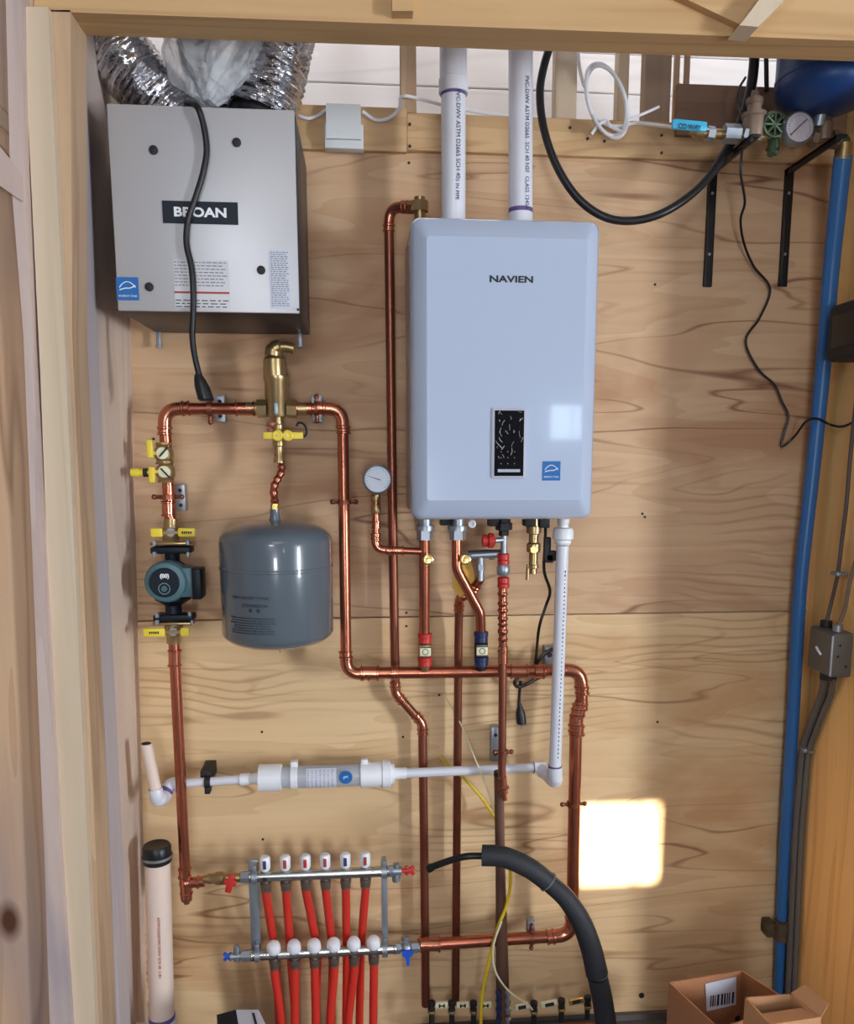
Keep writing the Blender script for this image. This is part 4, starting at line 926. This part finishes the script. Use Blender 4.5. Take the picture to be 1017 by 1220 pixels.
# rail ends
zt_, zb2 = ta.z, ba.z
def T(x, z_, off=.14): return Vector((W(x, 1045 if z_ > .6 else 1135, off).x, -off, z_))
zt_ = ta.z; zb2 = ba.z
def Tt(x): return Vector((W(x, 1042, .14).x, -.14, zt_))
def Tb(x): return Vector((W(x, 1134, .14).x, -.14, zb2))
part('end_union', MB().hexnut(Tt(287), Tt(299), .0165), ZINC, mf)
part('end_union', MB().hexnut(Tb(288), Tb(300), .0165), ZINC, mf)
va = part('end_valve', MB().lathe(Tt(242), Tt(290)-Tt(242), [(0, .010), (.012, .011), (.013, .014), (.03, .014), (.035, .018), (.055, .018), (.06, .013), (.10, .013)], 14), BRASS, mf)
hd_ = MB(); q = Tt(275); hd_.lathe(q+Vector((0, -.012, 0)), (0, -1, 0), [(0, .006), (.012, .008), (.014, .005)], 12); hd_.box(q+Vector((-.008, -.030, -.030)), q+Vector((.010, -.020, .024)), .004, Matrix.Rotation(.25, 3, 'Y')); hd_.box(q+Vector((-.016, -.029, -.010)), q+Vector((.018, -.021, .008)), .004, Matrix.Rotation(.25, 3, 'Y')); part('red_lever', hd_, RED, va)
e = MB(); q = Tt(467); e.cyl(Tt(460), Tt(478), .012, seg=14); e.hexnut(Tt(462), Tt(468), .017); e.cyl(Tt(472)+Vector((0, 0, -.026)), Tt(472)+Vector((0, 0, .022)), .0085, seg=12); e.cyl(Tt(472)+Vector((0, 0, -.03)), Tt(472)+Vector((0, 0, -.018)), .012, seg=10)
ev = part('air_vent', e, ZINC, mf)
e = MB(); c_ = Tt(488); 
for an in (45, 135): e.box(c_+Vector((-.005, -.004, -.017)), c_+Vector((.005, .004, .017)), .002, Matrix.Rotation(math.radians(an), 3, 'Y'))
e.cyl(Tt(478), Tt(490), .006, seg=10); part('red_cross_handle', e, RED, ev)
e = MB(); e.cyl(Tb(274), Tb(290), .010, seg=14); e.cyl(Tb(282)+Vector((0, 0, -.014)), Tb(282)+Vector((0, 0, .028)), .0085, seg=12); e.cyl(Tb(282)+Vector((0, 0, .026)), Tb(282)+Vector((0, 0, .034)), .0065, seg=12)
ev = part('drain_port', e, ZINC, mf)
e = MB(); c_ = Tb(271)
for an in (45, 135): e.box(c_+Vector((-.0045, -.004, -.015)), c_+Vector((.0045, .004, .015)), .002, Matrix.Rotation(math.radians(an), 3, 'Y'))
e.cyl(Tb(268), Tb(276), .006, seg=10); part('blue_cross_handle', e, BLUE, ev)
e = MB(); e.cyl(Tb(468), Tb(500), .011, seg=14); e.hexnut(Tb(470), Tb(477), .016); e.hexnut(Tb(490), Tb(498), .016); e.ball(Tb(484), .018, seg=14); e.cyl(Tb(483)+Vector((0, 0, .01)), Tb(483)+Vector((0, 0, .034)), .009, seg=10); e.cyl(Tb(483)+Vector((0, 0, .022)), Tb(483)+Vector((0, 0, .030)), .013, seg=6)
ev = part('end_valve', e, ZINC, mf)
e = MB(); c_ = Tb(485)+Vector((0, -.022, -.006)); e.prism([c_+Vector(v) for v in ((-.017, 0, .010), (.014, 0, .010), (.016, 0, -.002), (.006, 0, -.012), (.005, 0, -.036), (-.003, 0, -.038), (-.006, 0, -.014), (-.016, 0, -.004))], (0, .006, 0)); part('blue_lever', e, BLUE, ev)
for a_, x in ((ta, 316), (ba, 326)):
    q = Vector((W(x, 1050, .14).x, -.14-RR, a_.z-.001)); part('arrow_sticker', MB().box(q+Vector((-.006, -.0006, -.004)), q+Vector((.006, .001, .004))), INK, mf)
ordn = ['leftmost', 'second', 'third', 'fourth', 'fifth', 'rightmost']
ends = [(327, 1137), (346, 1137), (378, 1137), (396, 1137), (413, 1137), (430, 1137)]
low = [(338, 1300), (358, 1300), (374, 1300), (393, 1300), (411, 1300), (426, 1300)]
for i, x in enumerate(xs_t):
    X_ = rx(x, 1040, ta); a_ = Vector((X_, -.14, ta.z-.036)); pts = [a_, a_-Vector((0, -.002, .02)), W(x+(ends[i][0]-x)*.55, 1098, .12), W(ends[i][0], 1137, .09), W(ends[i][0]+(low[i][0]-ends[i][0])*.4, 1200, .075), W(low[i][0], 1310, .07)]
    solo('heating_tube', MB().tube(smooth_path(pts, 6), 5.0*sm, 12), REDPEX, W(low[i][0], 1310, .08), ('%s red heating tube hanging from the upper manifold rail' % ordn[i]) if i in (0, 5) else ('%s red heating tube from the left on the upper manifold rail' % ordn[i]), 'tube', 'red heating tubes on the upper rail')
low2 = [(343, 1300), (352, 1300), (378, 1300), (389, 1300), (408, 1300), (444, 1300)]
for i, x in enumerate(xs_b):
    X_ = rx(x, 1134, ba); a_ = Vector((X_, -.14, ba.z-.036)); b_ = W(low2[i][0], 1305, .13)
    solo('heating_tube', MB().tube(smooth_path([a_, a_-Vector((0, 0, .03)), W(x+(low2[i][0]-x)*.45, 1210, .135), b_], 6), 5.2*sm, 12), REDPEX, b_, ('%s red heating tube hanging below the lower manifold rail' % ordn[i]) if i in (0, 5) else ('%s red heating tube from the left on the lower manifold rail' % ordn[i]), 'tube', 'red heating tubes on the lower rail')

# ================================================================== CENTRE BOTTOM
dk = thing('brown_conduit', W(600, 1216, .12), 'dark brown vertical pipe in the centre passing behind the black foam hose', 'pipe')
sk = sc(597, 1000, .12)
pth = [W(594, 921, .145), W(596, 1040, .155), W(599, 1200, .16), W(601, 1330, .16)]
part('pipe', MB().tube(pth, [5.6*sk, 5.8*sk, 8.2*sk, 8.4*sk], 18), BROWNPIPE, dk)
part('top_plug', MB().cyl(W(594, 919, .145), W(594, 924, .145), 6*sk), BLACKM, dk)
for x in (594, 605):
    e = MB()
    for y in (1180, 1190, 1200, 1212): q = W(x, y, .19); e.lathe(q, (0, 0, -1), [(0, .004), (.003, .009), (.009, .009), (.012, .005), (.022, .005)], 12)
    part('clear_fitting' if x == 594 else 'blue_fitting', e, ZINC if x == 605 else DKBLUE, dk)
vb = thing('valve_row', W(600, 1225, .10), 'row of small brass shutoff valves with yellow and black handles at the bottom', 'valves')
def zs(x): return 1199 if x < 600 else 1199-.10*(x-640)
e = MB(); e.tube([W(505, 1228, .08), W(600, 1228, .08), W(712, 1222, .08)], .012, 14); part('header_pipe', e, COPPER_D, vb)
stubs = [514, 538, 564, 636, 669, 700]
for x in stubs:
    y = zs(x)+2; vv = part('valve', MB().lathe(W(x, y-9, .11), (0, 0, -1), [(0, .006), (.003, .0105), (.016, .0105), (.018, .0075), (.024, .0075), (.026, .0105), (.038, .0105), (.04, .008), (.075, .008)], 12), BLACKM, vb)
    part('brass_ring', MB().lathe(W(x, y+2.5, .11), (0, 0, -1), [(0, .0108), (.001, .0118), (.007, .0118), (.008, .010)], 12), BRASS_G, vv)
for x0, x1 in ((518, 534), (543, 559), (570, 586), (612, 631), (643, 665), (676, 696)):
    y0 = zs(x0)-4; y1 = zs(x1)-4; c_ = W((x0+x1)/2, (y0+y1)/2+2, .125); w_ = (x1-x0)/2*.0022; tl = 0 if x0 < 600 else .16
    hnd = part('handle', MB().box(c_+Vector((-w_, -.005, -.0085)), c_+Vector((w_, .005, .0085)), .002, Matrix.Rotation(-tl, 3, 'Y')), CREAM if x0 != 676 else BRASS_G, vb)
    rt = Matrix.Rotation(-tl, 3, 'Y'); e = MB(); c2 = c_+Vector((0, -.0055, 0))
    if x0 in (643, 676, 612): e.box(c2+Vector((-w_*.55, -.0008, -.0055)), c2+Vector((w_*.55, .0005, .0055)), 0, rt)
    else:
        e.box(c2+Vector((-w_*.5, -.0008, -.0055)), c2+Vector((-w_*.25, .0005, .0055))); e.box(c2+Vector((w_*.25, -.0008, -.0055)), c2+Vector((w_*.5, .0005, .0055))); e.box(c2+Vector((-w_*.5, -.0008, -.0018)), c2+Vector((w_*.5, .0005, .0018)))
    part('handle_mark', e, INK, hnd)
# cables in the centre
solo('yellow_cable', MB().tube(smooth_path(px([(606, 1014, .22), (608, 1048, .21), (604, 1076, .20), (594, 1102, .19), (586, 1130, .17), (579, 1160, .16), (574, 1190, .16), (572, 1240, .15)]), 6), .0048, 8), WIREY, W(572, 1240, .15),
     'yellow cable curving down left of the brown pipe below the black hose', 'cable')
solo('yellow_cable', MB().tube(smooth_path(px([(524, 902, .005), (534, 912, .04), (552, 927, .06), (572, 949, .05), (588, 972, .07), (592, 984, .10)]), 6), .0042, 8), WIREY, W(524, 902, .01),
     'short yellow cable slanting from a wall hole behind the white drain pipe', 'cable')
solo('white_wire', MB().tube(smooth_path(px([(528, 827, .004), (540, 846, .03), (552, 870, .075), (566, 905, .13), (576, 928, .13), (590, 970, .13)]), 6), .0022, 6), CREAM, W(530, 828, .01),
     'thin pale wire slanting from a nail hole across the copper pipes', 'wire')
solo('white_wire', MB().tube(smooth_path(px([(597, 1098, .20), (588, 1125, .20), (588, 1150, .20), (597, 1170, .205), (612, 1186, .205), (628, 1196, .17), (634, 1203, .15)]), 6), .003, 6), CREAM, W(634, 1203, .15),
     'thin white wire curving down to the bottom valve row', 'wire')
hz = thing('insulated_hose', W(722, 1240, .26), 'arching black foam-insulated hose with its thin black inner tube sticking out at left', 'hose')
part('inner_tube', MB().tube(smooth_path(px([(510, 1035, .25), (522, 1030, .26), (540, 1024, .27), (558, 1020, .28), (585, 1020, .28)]), 6), [.0115, .0115, .011]+[.009]*22, 14), BLACK, hz)
sh = sc(640, 1040, .28)
seg1 = smooth_path(px([(574, 1019, .28), (600, 1021, .29), (630, 1034, .30), (653, 1051, .30)]), 6)
seg2 = smooth_path(px([(654, 1052, .30), (674, 1070, .31), (692, 1098, .31), (704, 1130, .30), (711, 1160, .30)]), 6)
seg3 = smooth_path(px([(711.5, 1163, .30), (718, 1195, .29), (723, 1240, .28), (724, 1330, .26)]), 6)
for sg, r0, r1_ in ((seg1, 12.2, 11.6), (seg2, 10.6, 13.4), (seg3, 12.0, 13.4)):
    n_ = len(sg); part('foam_sleeve', MB().tube(sg, [sh*(r0+(r1_-r0)*i/(n_-1)) for i in range(n_)], 20), FOAM, hz)
for q_, t_ in ((seg1[-1], seg2[1]), (seg2[-1], seg3[1])):
    d_ = (t_-q_).normalized(); part('sleeve_joint', MB().lathe(q_-d_*.004, d_, [(0, sh*10), (.002, sh*12.4), (.006, sh*12.4), (.008, sh*10)], 20), mat('slit_highlight', (92, 94, 100), .6), hz)  # paler ring paints the highlight at the slit between two sleeves
part('sleeve_mouth', MB().cyl(seg1[0]+(seg1[0]-seg1[1]).normalized()*.001, seg1[0], sh*8), BLACK, hz)

# ================================================================== TOP RIGHT
solo('black_pipe', MB().tube(smooth_path(px([(660, 40, .16), (648, 78, .17), (643, 112, .18), (648, 155, .19), (664, 200, .20), (690, 238, .21), (724, 260, .22), (762, 262, .22), (800, 248, .22), (838, 218, .19), (868, 175, .155), (886, 135, .15), (896, 95, .15), (900, 40, .17)]), 7),
     [.0098]*66+[.0125]*26, 14), BLACK, W(740, 262, .22), 'thick glossy black pipe hanging in a deep loop right of the boiler', 'pipe')
solo('black_wire', MB().tube(smooth_path(px([(888, 92, .2), (880, 106, .2), (878, 122, .2), (882, 136, .2)]), 5), .003, 8), BLACK, W(880, 130, .2), 'thin black wire bowed beside the black pipe near the header', 'wire')
solo('black_pipe', MB().cyl(W(912, 40, .04), W(913, 108, .04), .006, seg=10), BLACK, W(913, 108, .04), 'short thin black pipe behind, between the black loop and the blue tank', 'pipe')
ct = thing('coiled_tubing', W(735, 165, .05), 'loose coil of thin white plastic tubing left of the blue-handled valve', 'tubing')
pts = [W(688, 50, .02), W(690, 80, .03)]
for i in range(34):
    a_ = PI*.95 - i*2*PI/11.5; k_ = i/34
    pts.append(W(721+k_*3+24*math.cos(a_)+5*math.sin(a_)*-1, 118+42*-math.sin(a_)+8*math.cos(a_)+k_*4, .05+.015*k_+.012*math.sin(i*1.3)))
pts += [W(742, 158, .06)]
part('tube', MB().tube(smooth_path(pts, 4), .0046, 8), WHITE, ct)
part('tube', MB().tube(smooth_path(px([(704, 160, .06), (712, 150, .06), (722, 143, .06), (727, 150, .06), (742, 150, .05), (760, 147, .05), (790, 150, .12), (804, 152, .2)]), 5), .0042, 8), WHITE, ct)
part('tube', MB().tube(smooth_path(px([(748, 143, .05), (765, 136, .05), (785, 127, .05)]), 5), .0036, 8), WHITE, ct)
for x, y0, x1, lab in ((852, 200, 892, 'left black steel shelf bracket below the valve train'), (944, 201, 1003, 'right black steel shelf bracket next to the blue pipe')):
    bk = thing('shelf_bracket', W(x, 342, 0), lab, 'bracket', 'black shelf brackets')
    s_ = sc(x, 270, .01); a_ = W(x, 200, .02); b_ = W(x-6 if x < 900 else x-6, 342, .0); e = MB(); w_ = .0125
    e.box((a_.x-w_, -.006, b_.z), (a_.x+w_, 0, a_.z), .001); e.box((a_.x-w_, -.26, a_.z-.006), (a_.x+w_, 0, a_.z), .001); e.box((a_.x-w_, -.26, a_.z-.018), (a_.x-w_+.004, -.003, a_.z), .0008)
    e.box((a_.x-w_, -.018, b_.z), (a_.x-w_+.004, 0, a_.z), .0008)
    part('steel_angle', e, BLACK, bk)
    for f in (.2, .72):
        q = Vector((a_.x, -.006, a_.z+(b_.z-a_.z)*f)); part('screw', MB().cyl(q, q+Vector((0, -.003, 0)), .004, seg=8), ZINC, bk)
# valve train on the brackets
OF = .20
vt = thing('water_valve_train', W(900, 165, OF), 'row of brass fittings lying on the black brackets between the blue handle and blue pipe', 'pipe fittings')
s = sc(900, 160, OF); ya = 161
part('main_tube', MB().tube(px([(826, 158, OF), (900, 162, OF), (975, 165, OF), (1003, 167, OF)]), .011, 14), BRASS, vt)
for x0, x1, r_ in ((842, 850, 8), (862, 880, 10.5), (884, 889, 9)): part('union', MB().hexnut(W(x0, 159, OF), W(x1, 160, OF), r_*s), ZINC, vt)
part('brass_check_valve', MB().lathe(W(896, 170, OF), (0, 0, 1), [(0, 10*s), (.03, 12.5*s), (.055, 12.5*s), (.058, 14*s), (.066, 14*s), (.07, 8*s), (.085, 8*s), (.088, 9.5*s), (.10, 9.5*s), (.104, 5*s), (.118, 4*s)], 16), mat('aged_brass', (138, 118, 102), .5, .4), vt)
e = MB(); e.cyl(W(923, 160, OF), W(923, 178, OF), 5*s); e.ball(W(923, 150, OF-.02), 12*s, sy=.7, seg=14)
e.cyl(W(914, 176, OF), W(926, 182, OF), 4*s, seg=8)
for k in range(8):
    an = k*PI/4; c_ = W(923, 148, OF+.02); e.tube([c_, c_+Vector((math.cos(an)*13*s, 0, math.sin(an)*13*s))], .0035, 6)
e.tube([W(923, 148, OF+.02)+Vector((math.cos(k*PI/8)*13*s, 0, math.sin(k*PI/8)*13*s)) for k in range(17)], .0036, 7, False)
part('hand_wheel', e, GREENBR, vt)
e = MB(); e.cyl(W(920, 165, OF), W(918, 184, OF+.02), 4.5*s, seg=10); part('drain_spout', e, GREENBR, vt)
e = MB(); e.lathe(W(980, 168, OF), (0, 0, 1), [(0, 9*s), (.02, 10*s), (.04, 10*s), (.045, 8*s), (.07, 7.5*s), (.072, 9.5*s), (.082, 9.5*s)], 14); e.hexnut(W(965, 164, OF), W(972, 165, OF), 10*s); e.hexnut(W(990, 166, OF), W(998, 167, OF), 10*s)
part('tank_tee', e, mat('aged_brass_2', (122, 102, 88), .5, .5), vt)
e = MB(); e.tube(fillet([W(996, 167, OF), W(1004, 168, OF), W(1004, 190, OF)], .015)[0], 8.5*s, 14); part('end_elbow', e, GREENBR, vt)
hv = thing('ball_valve', W(832, 160, OF), 'small ball valve with a light blue lettered handle at the valve train\'s left end', 'valve')
part('body', MB().lathe(W(822, 157, OF), W(846, 159, OF)-W(822, 157, OF), [(0, .008), (.008, .009), (.012, .014), (.03, .015), (.034, .010), (.052, .010)], 12), BRASS, hv)
a_, b_ = W(800, 143, OF+.02), W(841, 160, OF+.02); hl = part('handle', MB().box((a_.x, -OF-.028, b_.z+.006), (b_.x, -OF-.016, a_.z), .005, Matrix.Rotation(.05, 3, 'Y')), LTBLUE, hv)
text_mesh('lettering', 'CO WAY', .0155, INKBLUE, hl, face_mtx(W(821, 151.5, OF+.03)+Vector((0, -.0015, 0)), 0, .05), .0003, bold=.0004, xs=.9)
part('lever_arm', MB().tube(px([(836, 152, OF+.02), (846, 155, OF+.01), (850, 158, OF)]), .005, 8), ZINC, hv)
g = thing('pressure_gauge', W(952, 168, OF), 'round white-faced gauge with black needle on the valve train under the blue tank', 'gauge')
p = W(952, 152, OF+.03); rr = 17.5*s
part('gauge_case', MB().lathe(p+Vector((0, .03, 0)), (0, -1, 0), [(0, rr*.85), (.004, rr), (.030, rr), (.033, rr*.94), (.030, rr*.88)], 32), ZINC, g)
part('dial', MB().cyl(p+Vector((0, -.0005, 0)), p+Vector((0, -.0015, 0)), rr*.88, seg=32), mat('gauge_face_2', (186, 178, 184), .35), g)
part('scale_marks', ticks(p, rr, 24, -45, 225, -.002), INK, g)
part('needle', MB().tube([p+Vector((rr*.45, -.003, rr*.5)), p+Vector((-rr*.6, -.003, -rr*.5))], .0011, 5), INK, g)
bt_ = thing('blue_tank', W(985, 133, .24), 'round-bottomed dark blue pressure tank at the upper right under the header', 'tank')
c_ = W(985, 100, .24); RB = .118; zb3 = W(985, 134, .24).z; prof = [(.055*(1-math.cos(math.radians(a_))), RB*math.sin(math.radians(a_))**.8) for a_ in range(3, 91, 8)]+[(.055, RB), (.068, RB), (.07, RB*1.015), (.078, RB*1.015), (.08, RB), (.26, RB), (.29, RB*.9), (.31, RB*.5)]
part('shell', MB().lathe(Vector((c_.x, -.24, zb3)), (0, 0, 1), prof, 48), BLUETANK, bt_)
part('nozzle', MB().cyl(Vector((c_.x, -.22, zb3+.01)), Vector((c_.x, -.21, W(985, 152, .20).z)), .014), ZINC, bt_)
solo('black_wire', MB().tube(smooth_path(px([(884, 176, .2), (882, 205, .2), (887, 240, .15), (882, 262, .10), (886, 290, .06), (898, 318, .03), (917, 344, .02), (905, 378, .02), (888, 406, .02), (903, 440, .02), (922, 458, .02), (931, 478, .02), (939, 496, .02), (934, 515, .02), (931, 532, .02), (946, 520, .03), (960, 502, .095), (974, 499, .10)])+[WX(989, 506, XR-.02), WX(1004, 508, XR-.02), WX(1022, 500, XR-.02)], 6), .0034, 8), BLACK, W(884, 176, .2),
     'thin black wire wandering down from the valve train and across the blue pipe', 'wire')
bp2 = thing('blue_pipe', W(926, 1180, .05), 'long blue plastic water pipe running down the right corner', 'pipe')
pth = smooth_path(px([(1004, 186, .20), (998, 240, .17), (989, 330, .12), (981, 430, .085), (968, 560, .065), (953, 700, .055), (944.5, 850, .045), (934.5, 1010, .04), (928, 1180, .035), (922, 1290, .03)]), 6)
part('pipe', MB().tube(pth, [.0225-.0065*i/(len(pth)-1) for i in range(len(pth))], 20), BLUEPIPE, bp2)
part('top_fitting', MB().cyl(W(1005, 172, .20), W(1003.5, 192, .20), .021, seg=18), BRASS, bp2)
cl = thing('pipe_clamp', W(928, 1108, .05), 'rusty strap clamp around the lower end of the blue pipe', 'clamp')
e = MB(); q = W(931, 1108, .05); e.cyl(q-Vector((0, 0, .03)), q+Vector((0, 0, .03)), .0225, seg=20); e.box(q+Vector((-.045, .0, -.025)), q+Vector((-.018, .045, .02)), .003); part('strap', e, RUST, cl)

# right wall equipment
XW = XR
dv2 = thing('black_control_box', WX(1003, 430, XW-.05), 'black wall-mounted control box on the right wall beside the blue pipe', 'control box')
a_ = WX(985, 358, XW-.10); 
e = MB(); yb = W(983, 400, .16).y; x0_ = W(984, 400, .17).x; zt3 = W(1000, 358, .25).z; zb4 = W(1000, 428, .25).z
e.box((x0_, -.40, zb4), (XW, -.17, zt3), .014, seg=3); part('case', e, BLACKM, dv2)
e = MB(); e.box((x0_-.004, -.37, zb4+.03), (x0_+.002, -.20, zt3-.03), .003); part('cover', e, BLACK, dv2)
part('cable_gland', MB().cyl(Vector((XW-.04, -.25, zb4)), Vector((XW-.04, -.25, zb4-.025)), .012, seg=12), ZINC, dv2)
def RW(x, y, m): return WX(x, y, XR-m)
cb = thing('conduit_box', RW(988, 778, 0), 'grey metal conduit junction box on the right wall', 'junction box')
XC = XR-.058; yf_ = WX(991, 778, XC).y; yb_ = WX(963, 778, XC).y; zt5 = WX(985, 752, XC).z; zb5 = WX(985, 806, XC).z
part('box', MB().box((XC, yf_, zb5), (XR, yb_, zt5), .006), COND, cb)
part('cover', MB().box((XC-.003, yf_+.004, zb5+.004), (XC, yb_-.004, zt5-.004), .001), COND, cb)
part('hinge', MB().cyl(Vector((XC-.001, yf_, zb5+.006)), Vector((XC-.001, yf_, zt5-.006)), .0035, seg=8), ZINC, cb)
ym = (yf_+yb_)/2; zm = (zt5+zb5)/2
part('toggle', MB().tube([Vector((XC-.004, ym-.012, zm-.008)), Vector((XC-.008, ym, zm+.004)), Vector((XC-.004, ym+.014, zm+.008))], .0035, 8), WHITE, cb)
for dx, dz in ((.02, .028), (.04, -.03), (.016, -.002)):
    q = Vector((XC+dx, yf_-.001, zm+dz)); part('screw', MB().cyl(q, q+Vector((0, -.002, 0)), .003, seg=8), BLACKM, cb)
for y_, z_, m_, r_ in ((yb_-.03, zt5, BLACKM, .016), (yf_+.03, zt5, ZINC, .013)):
    part('gland', MB().cyl(Vector((XC+.028, y_, z_-.002)), Vector((XC+.028, y_, z_+.018)), r_, seg=10), m_, cb)
part('gland', MB().cyl(Vector((XC+.028, ym, zb5+.002)), Vector((XC+.028, ym, zb5-.02)), .022, seg=12), BLACKM, cb)
g1 = Vector((XC+.028, yb_-.03, zt5+.01)); g2 = Vector((XC+.028, yf_+.03, zt5+.01)); g3 = Vector((XC+.024, ym+.008, zb5-.012)); g4 = Vector((XC+.032, ym-.018, zb5-.012))
def cdt(name, pts_, r_, label, m=COND, cat='conduit'): return solo(name, MB().tube(smooth_path(pts_, 6), r_, 12), m, pts_[-1], label, cat)
cdt('flexible_conduit', [g3]+[RW(x, y, .016) for x, y in ((979, 828), (969, 856), (960, 880), (956, 900), (952, 950), (948, 1005), (940, 1180), (935, 1290))], .0125, 'grey flexible conduit from the box bottom down the corner beside the blue pipe')
cdt('flexible_conduit', [g4]+[RW(x, y, .013) for x, y in ((990, 826), (980, 850), (970, 876), (963, 898), (958, 950), (954, 1005), (946, 1180), (941, 1290))], .008, 'second slimmer grey conduit just right of the first below the box')
cdt('steel_cable', [g1]+[RW(x, y, .02) for x, y in ((990, 718), (998, 682), (1003, 640), (1008, 600), (1014, 530))]+[Vector((XR-.04, -.25, 2.0))], .0055, 'thin dark metal cable rising from the grey box towards the black control box', mat('dark_cable', (82, 72, 66), .5))
cdt('steel_cable', [g2]+[RW(x, y, .02) for x, y in ((1006, 725), (1013, 690), (1024, 650))], .0055, 'short metal cable leaving the grey box top at the right edge', mat('dark_cable_2', (120, 100, 84), .5))
for x, y, o, lab in ((998, 683, .02, 'small steel staple on the cable above the grey conduit box'), (959, 892, .016, 'steel strap holding both conduits below the grey box')):
    k_ = thing('cable_strap', RW(x, y, 0), lab, 'strap'); q = RW(x, y, o); part('band', MB().box(q+Vector((-.014, -.020, -.006)), q+Vector((.012, .016, .006)), .003), ZINC, k_)
    part('nail', MB().cyl(q+Vector((-.004, -.028, 0)), q+Vector((.01, -.028, 0)), .005, seg=8), ZINC, k_)

# ================================================================== CARTONS
def open_box(name, cs, zr, label, m=CARD, flaps=()):
    """cs: four rim corners in pixels, at height zr; stands on the floor"""
    P = [WZ(x, y, zr) for x, y in cs]; c_ = sum(P, Vector())/4; t_ = thing(name, (c_.x, c_.y, 0), label, 'box')
    th = .004
    for i in range(4):
        a_, b_ = P[i], P[(i+1) % 4]; d_ = (b_-a_).normalized(); n_ = Vector((-d_.y, d_.x, 0)); 
        if (c_-a_).dot(n_) < 0: n_ = -n_
        e_ = MB(); e_.prism([a_, b_, Vector((b_.x, b_.y, 0)), Vector((a_.x, a_.y, 0))], n_*th); part('side', e_, m, t_)
    e_ = MB(); e_.prism([Vector((p_.x, p_.y, .002)) for p_ in P], (0, 0, .004)); part('bottom', e_, m, t_)
    for i, out, dz in flaps:
        a_, b_ = P[i], P[(i+1) % 4]; d_ = (b_-a_).normalized(); n_ = Vector((-d_.y, d_.x, 0))
        if (c_-a_).dot(n_) < 0: n_ = -n_
        e_ = MB(); e_.prism([a_, b_, b_+n_*out+Vector((0, 0, dz))-d_*.01, a_+n_*out+Vector((0, 0, dz))+d_*.01], (0, 0, .003)); part('flap', e_, CARD_L, t_)
    return t_, P
t, P = open_box('cardboard_box', [(796, 1170), (884, 1156), (946, 1196), (856, 1226)], .37, 'open brown cardboard box with a barcode label inside, on the floor at right')
# inside label on the back side
d_ = (P[1]-P[0]).normalized(); n_ = Vector((d_.y, -d_.x, 0)); o_ = P[0]+n_*.0075
u0 = .50; L_ = (P[1]-P[0]).length
def on(u, dz): return P[0]+(P[1]-P[0])*u+n_*.006+Vector((0, 0, dz))
e = MB(); e.prism([on(.48, -.018), on(.90, -.012), on(.92, -.095), on(.52, -.10)], n_*.001); lb2 = part('paper_label', e, PAPER, t)
e = MB(); rn = random.Random(4); u = .56
while u < .86:
    w_ = rn.uniform(.01, .03); e.prism([on(u, -.055), on(u+w_, -.055), on(u+w_, -.088), on(u, -.088)], n_*.0016); u += w_+rn.uniform(.012, .03)
part('barcode', e, INK, lb2)
q = WZ(862, 1207, .22); e = MB(); e.box(q+Vector((-.06, -.04, -.10)), q+Vector((.05, .05, .02)), .004); solo('small_carton', e, BLACKM, q, 'dark packet lying inside the open cardboard box', 'packet')
t, P = open_box('cardboard_box', [(887, 1188), (942, 1184), (978, 1213), (918, 1222)], .50, 'smaller open cardboard box with a raised flap, right of the barcode-labelled box', CARD_L, flaps=((1, -.03, .02), (2, .05, -.01)))
q = WZ(292, 1215, .30); t = thing('small_box', (q.x, q.y, 0), 'small black and white carton at the very bottom left of the red tubes', 'box')
w0, w1, w2, w3 = [WZ(x, y, .31) for x, y in ((258, 1209), (281, 1203), (286, 1232), (262, 1240))]
e = MB(); e.prism([w0, w1, w2, w3], (0, 0, -.31)); part('black_side', e, NAVY, t)
v1, v2, v3 = [WZ(x, y, .31) for x, y in ((308, 1203), (322, 1232), (286, 1232))]
e = MB(); e.prism([w1, v1, v2, w2], (0, 0, -.31)); part('white_side', e, PAPER, t)
e = MB(); a_ = WZ(300, 1207, .3105); b_ = WZ(304, 1222, .3105); e.prism([a_, a_+Vector((.006, 0, 0)), b_+Vector((.006, 0, 0)), b_], (0, 0, .001)); part('print_mark', e, INK, t)
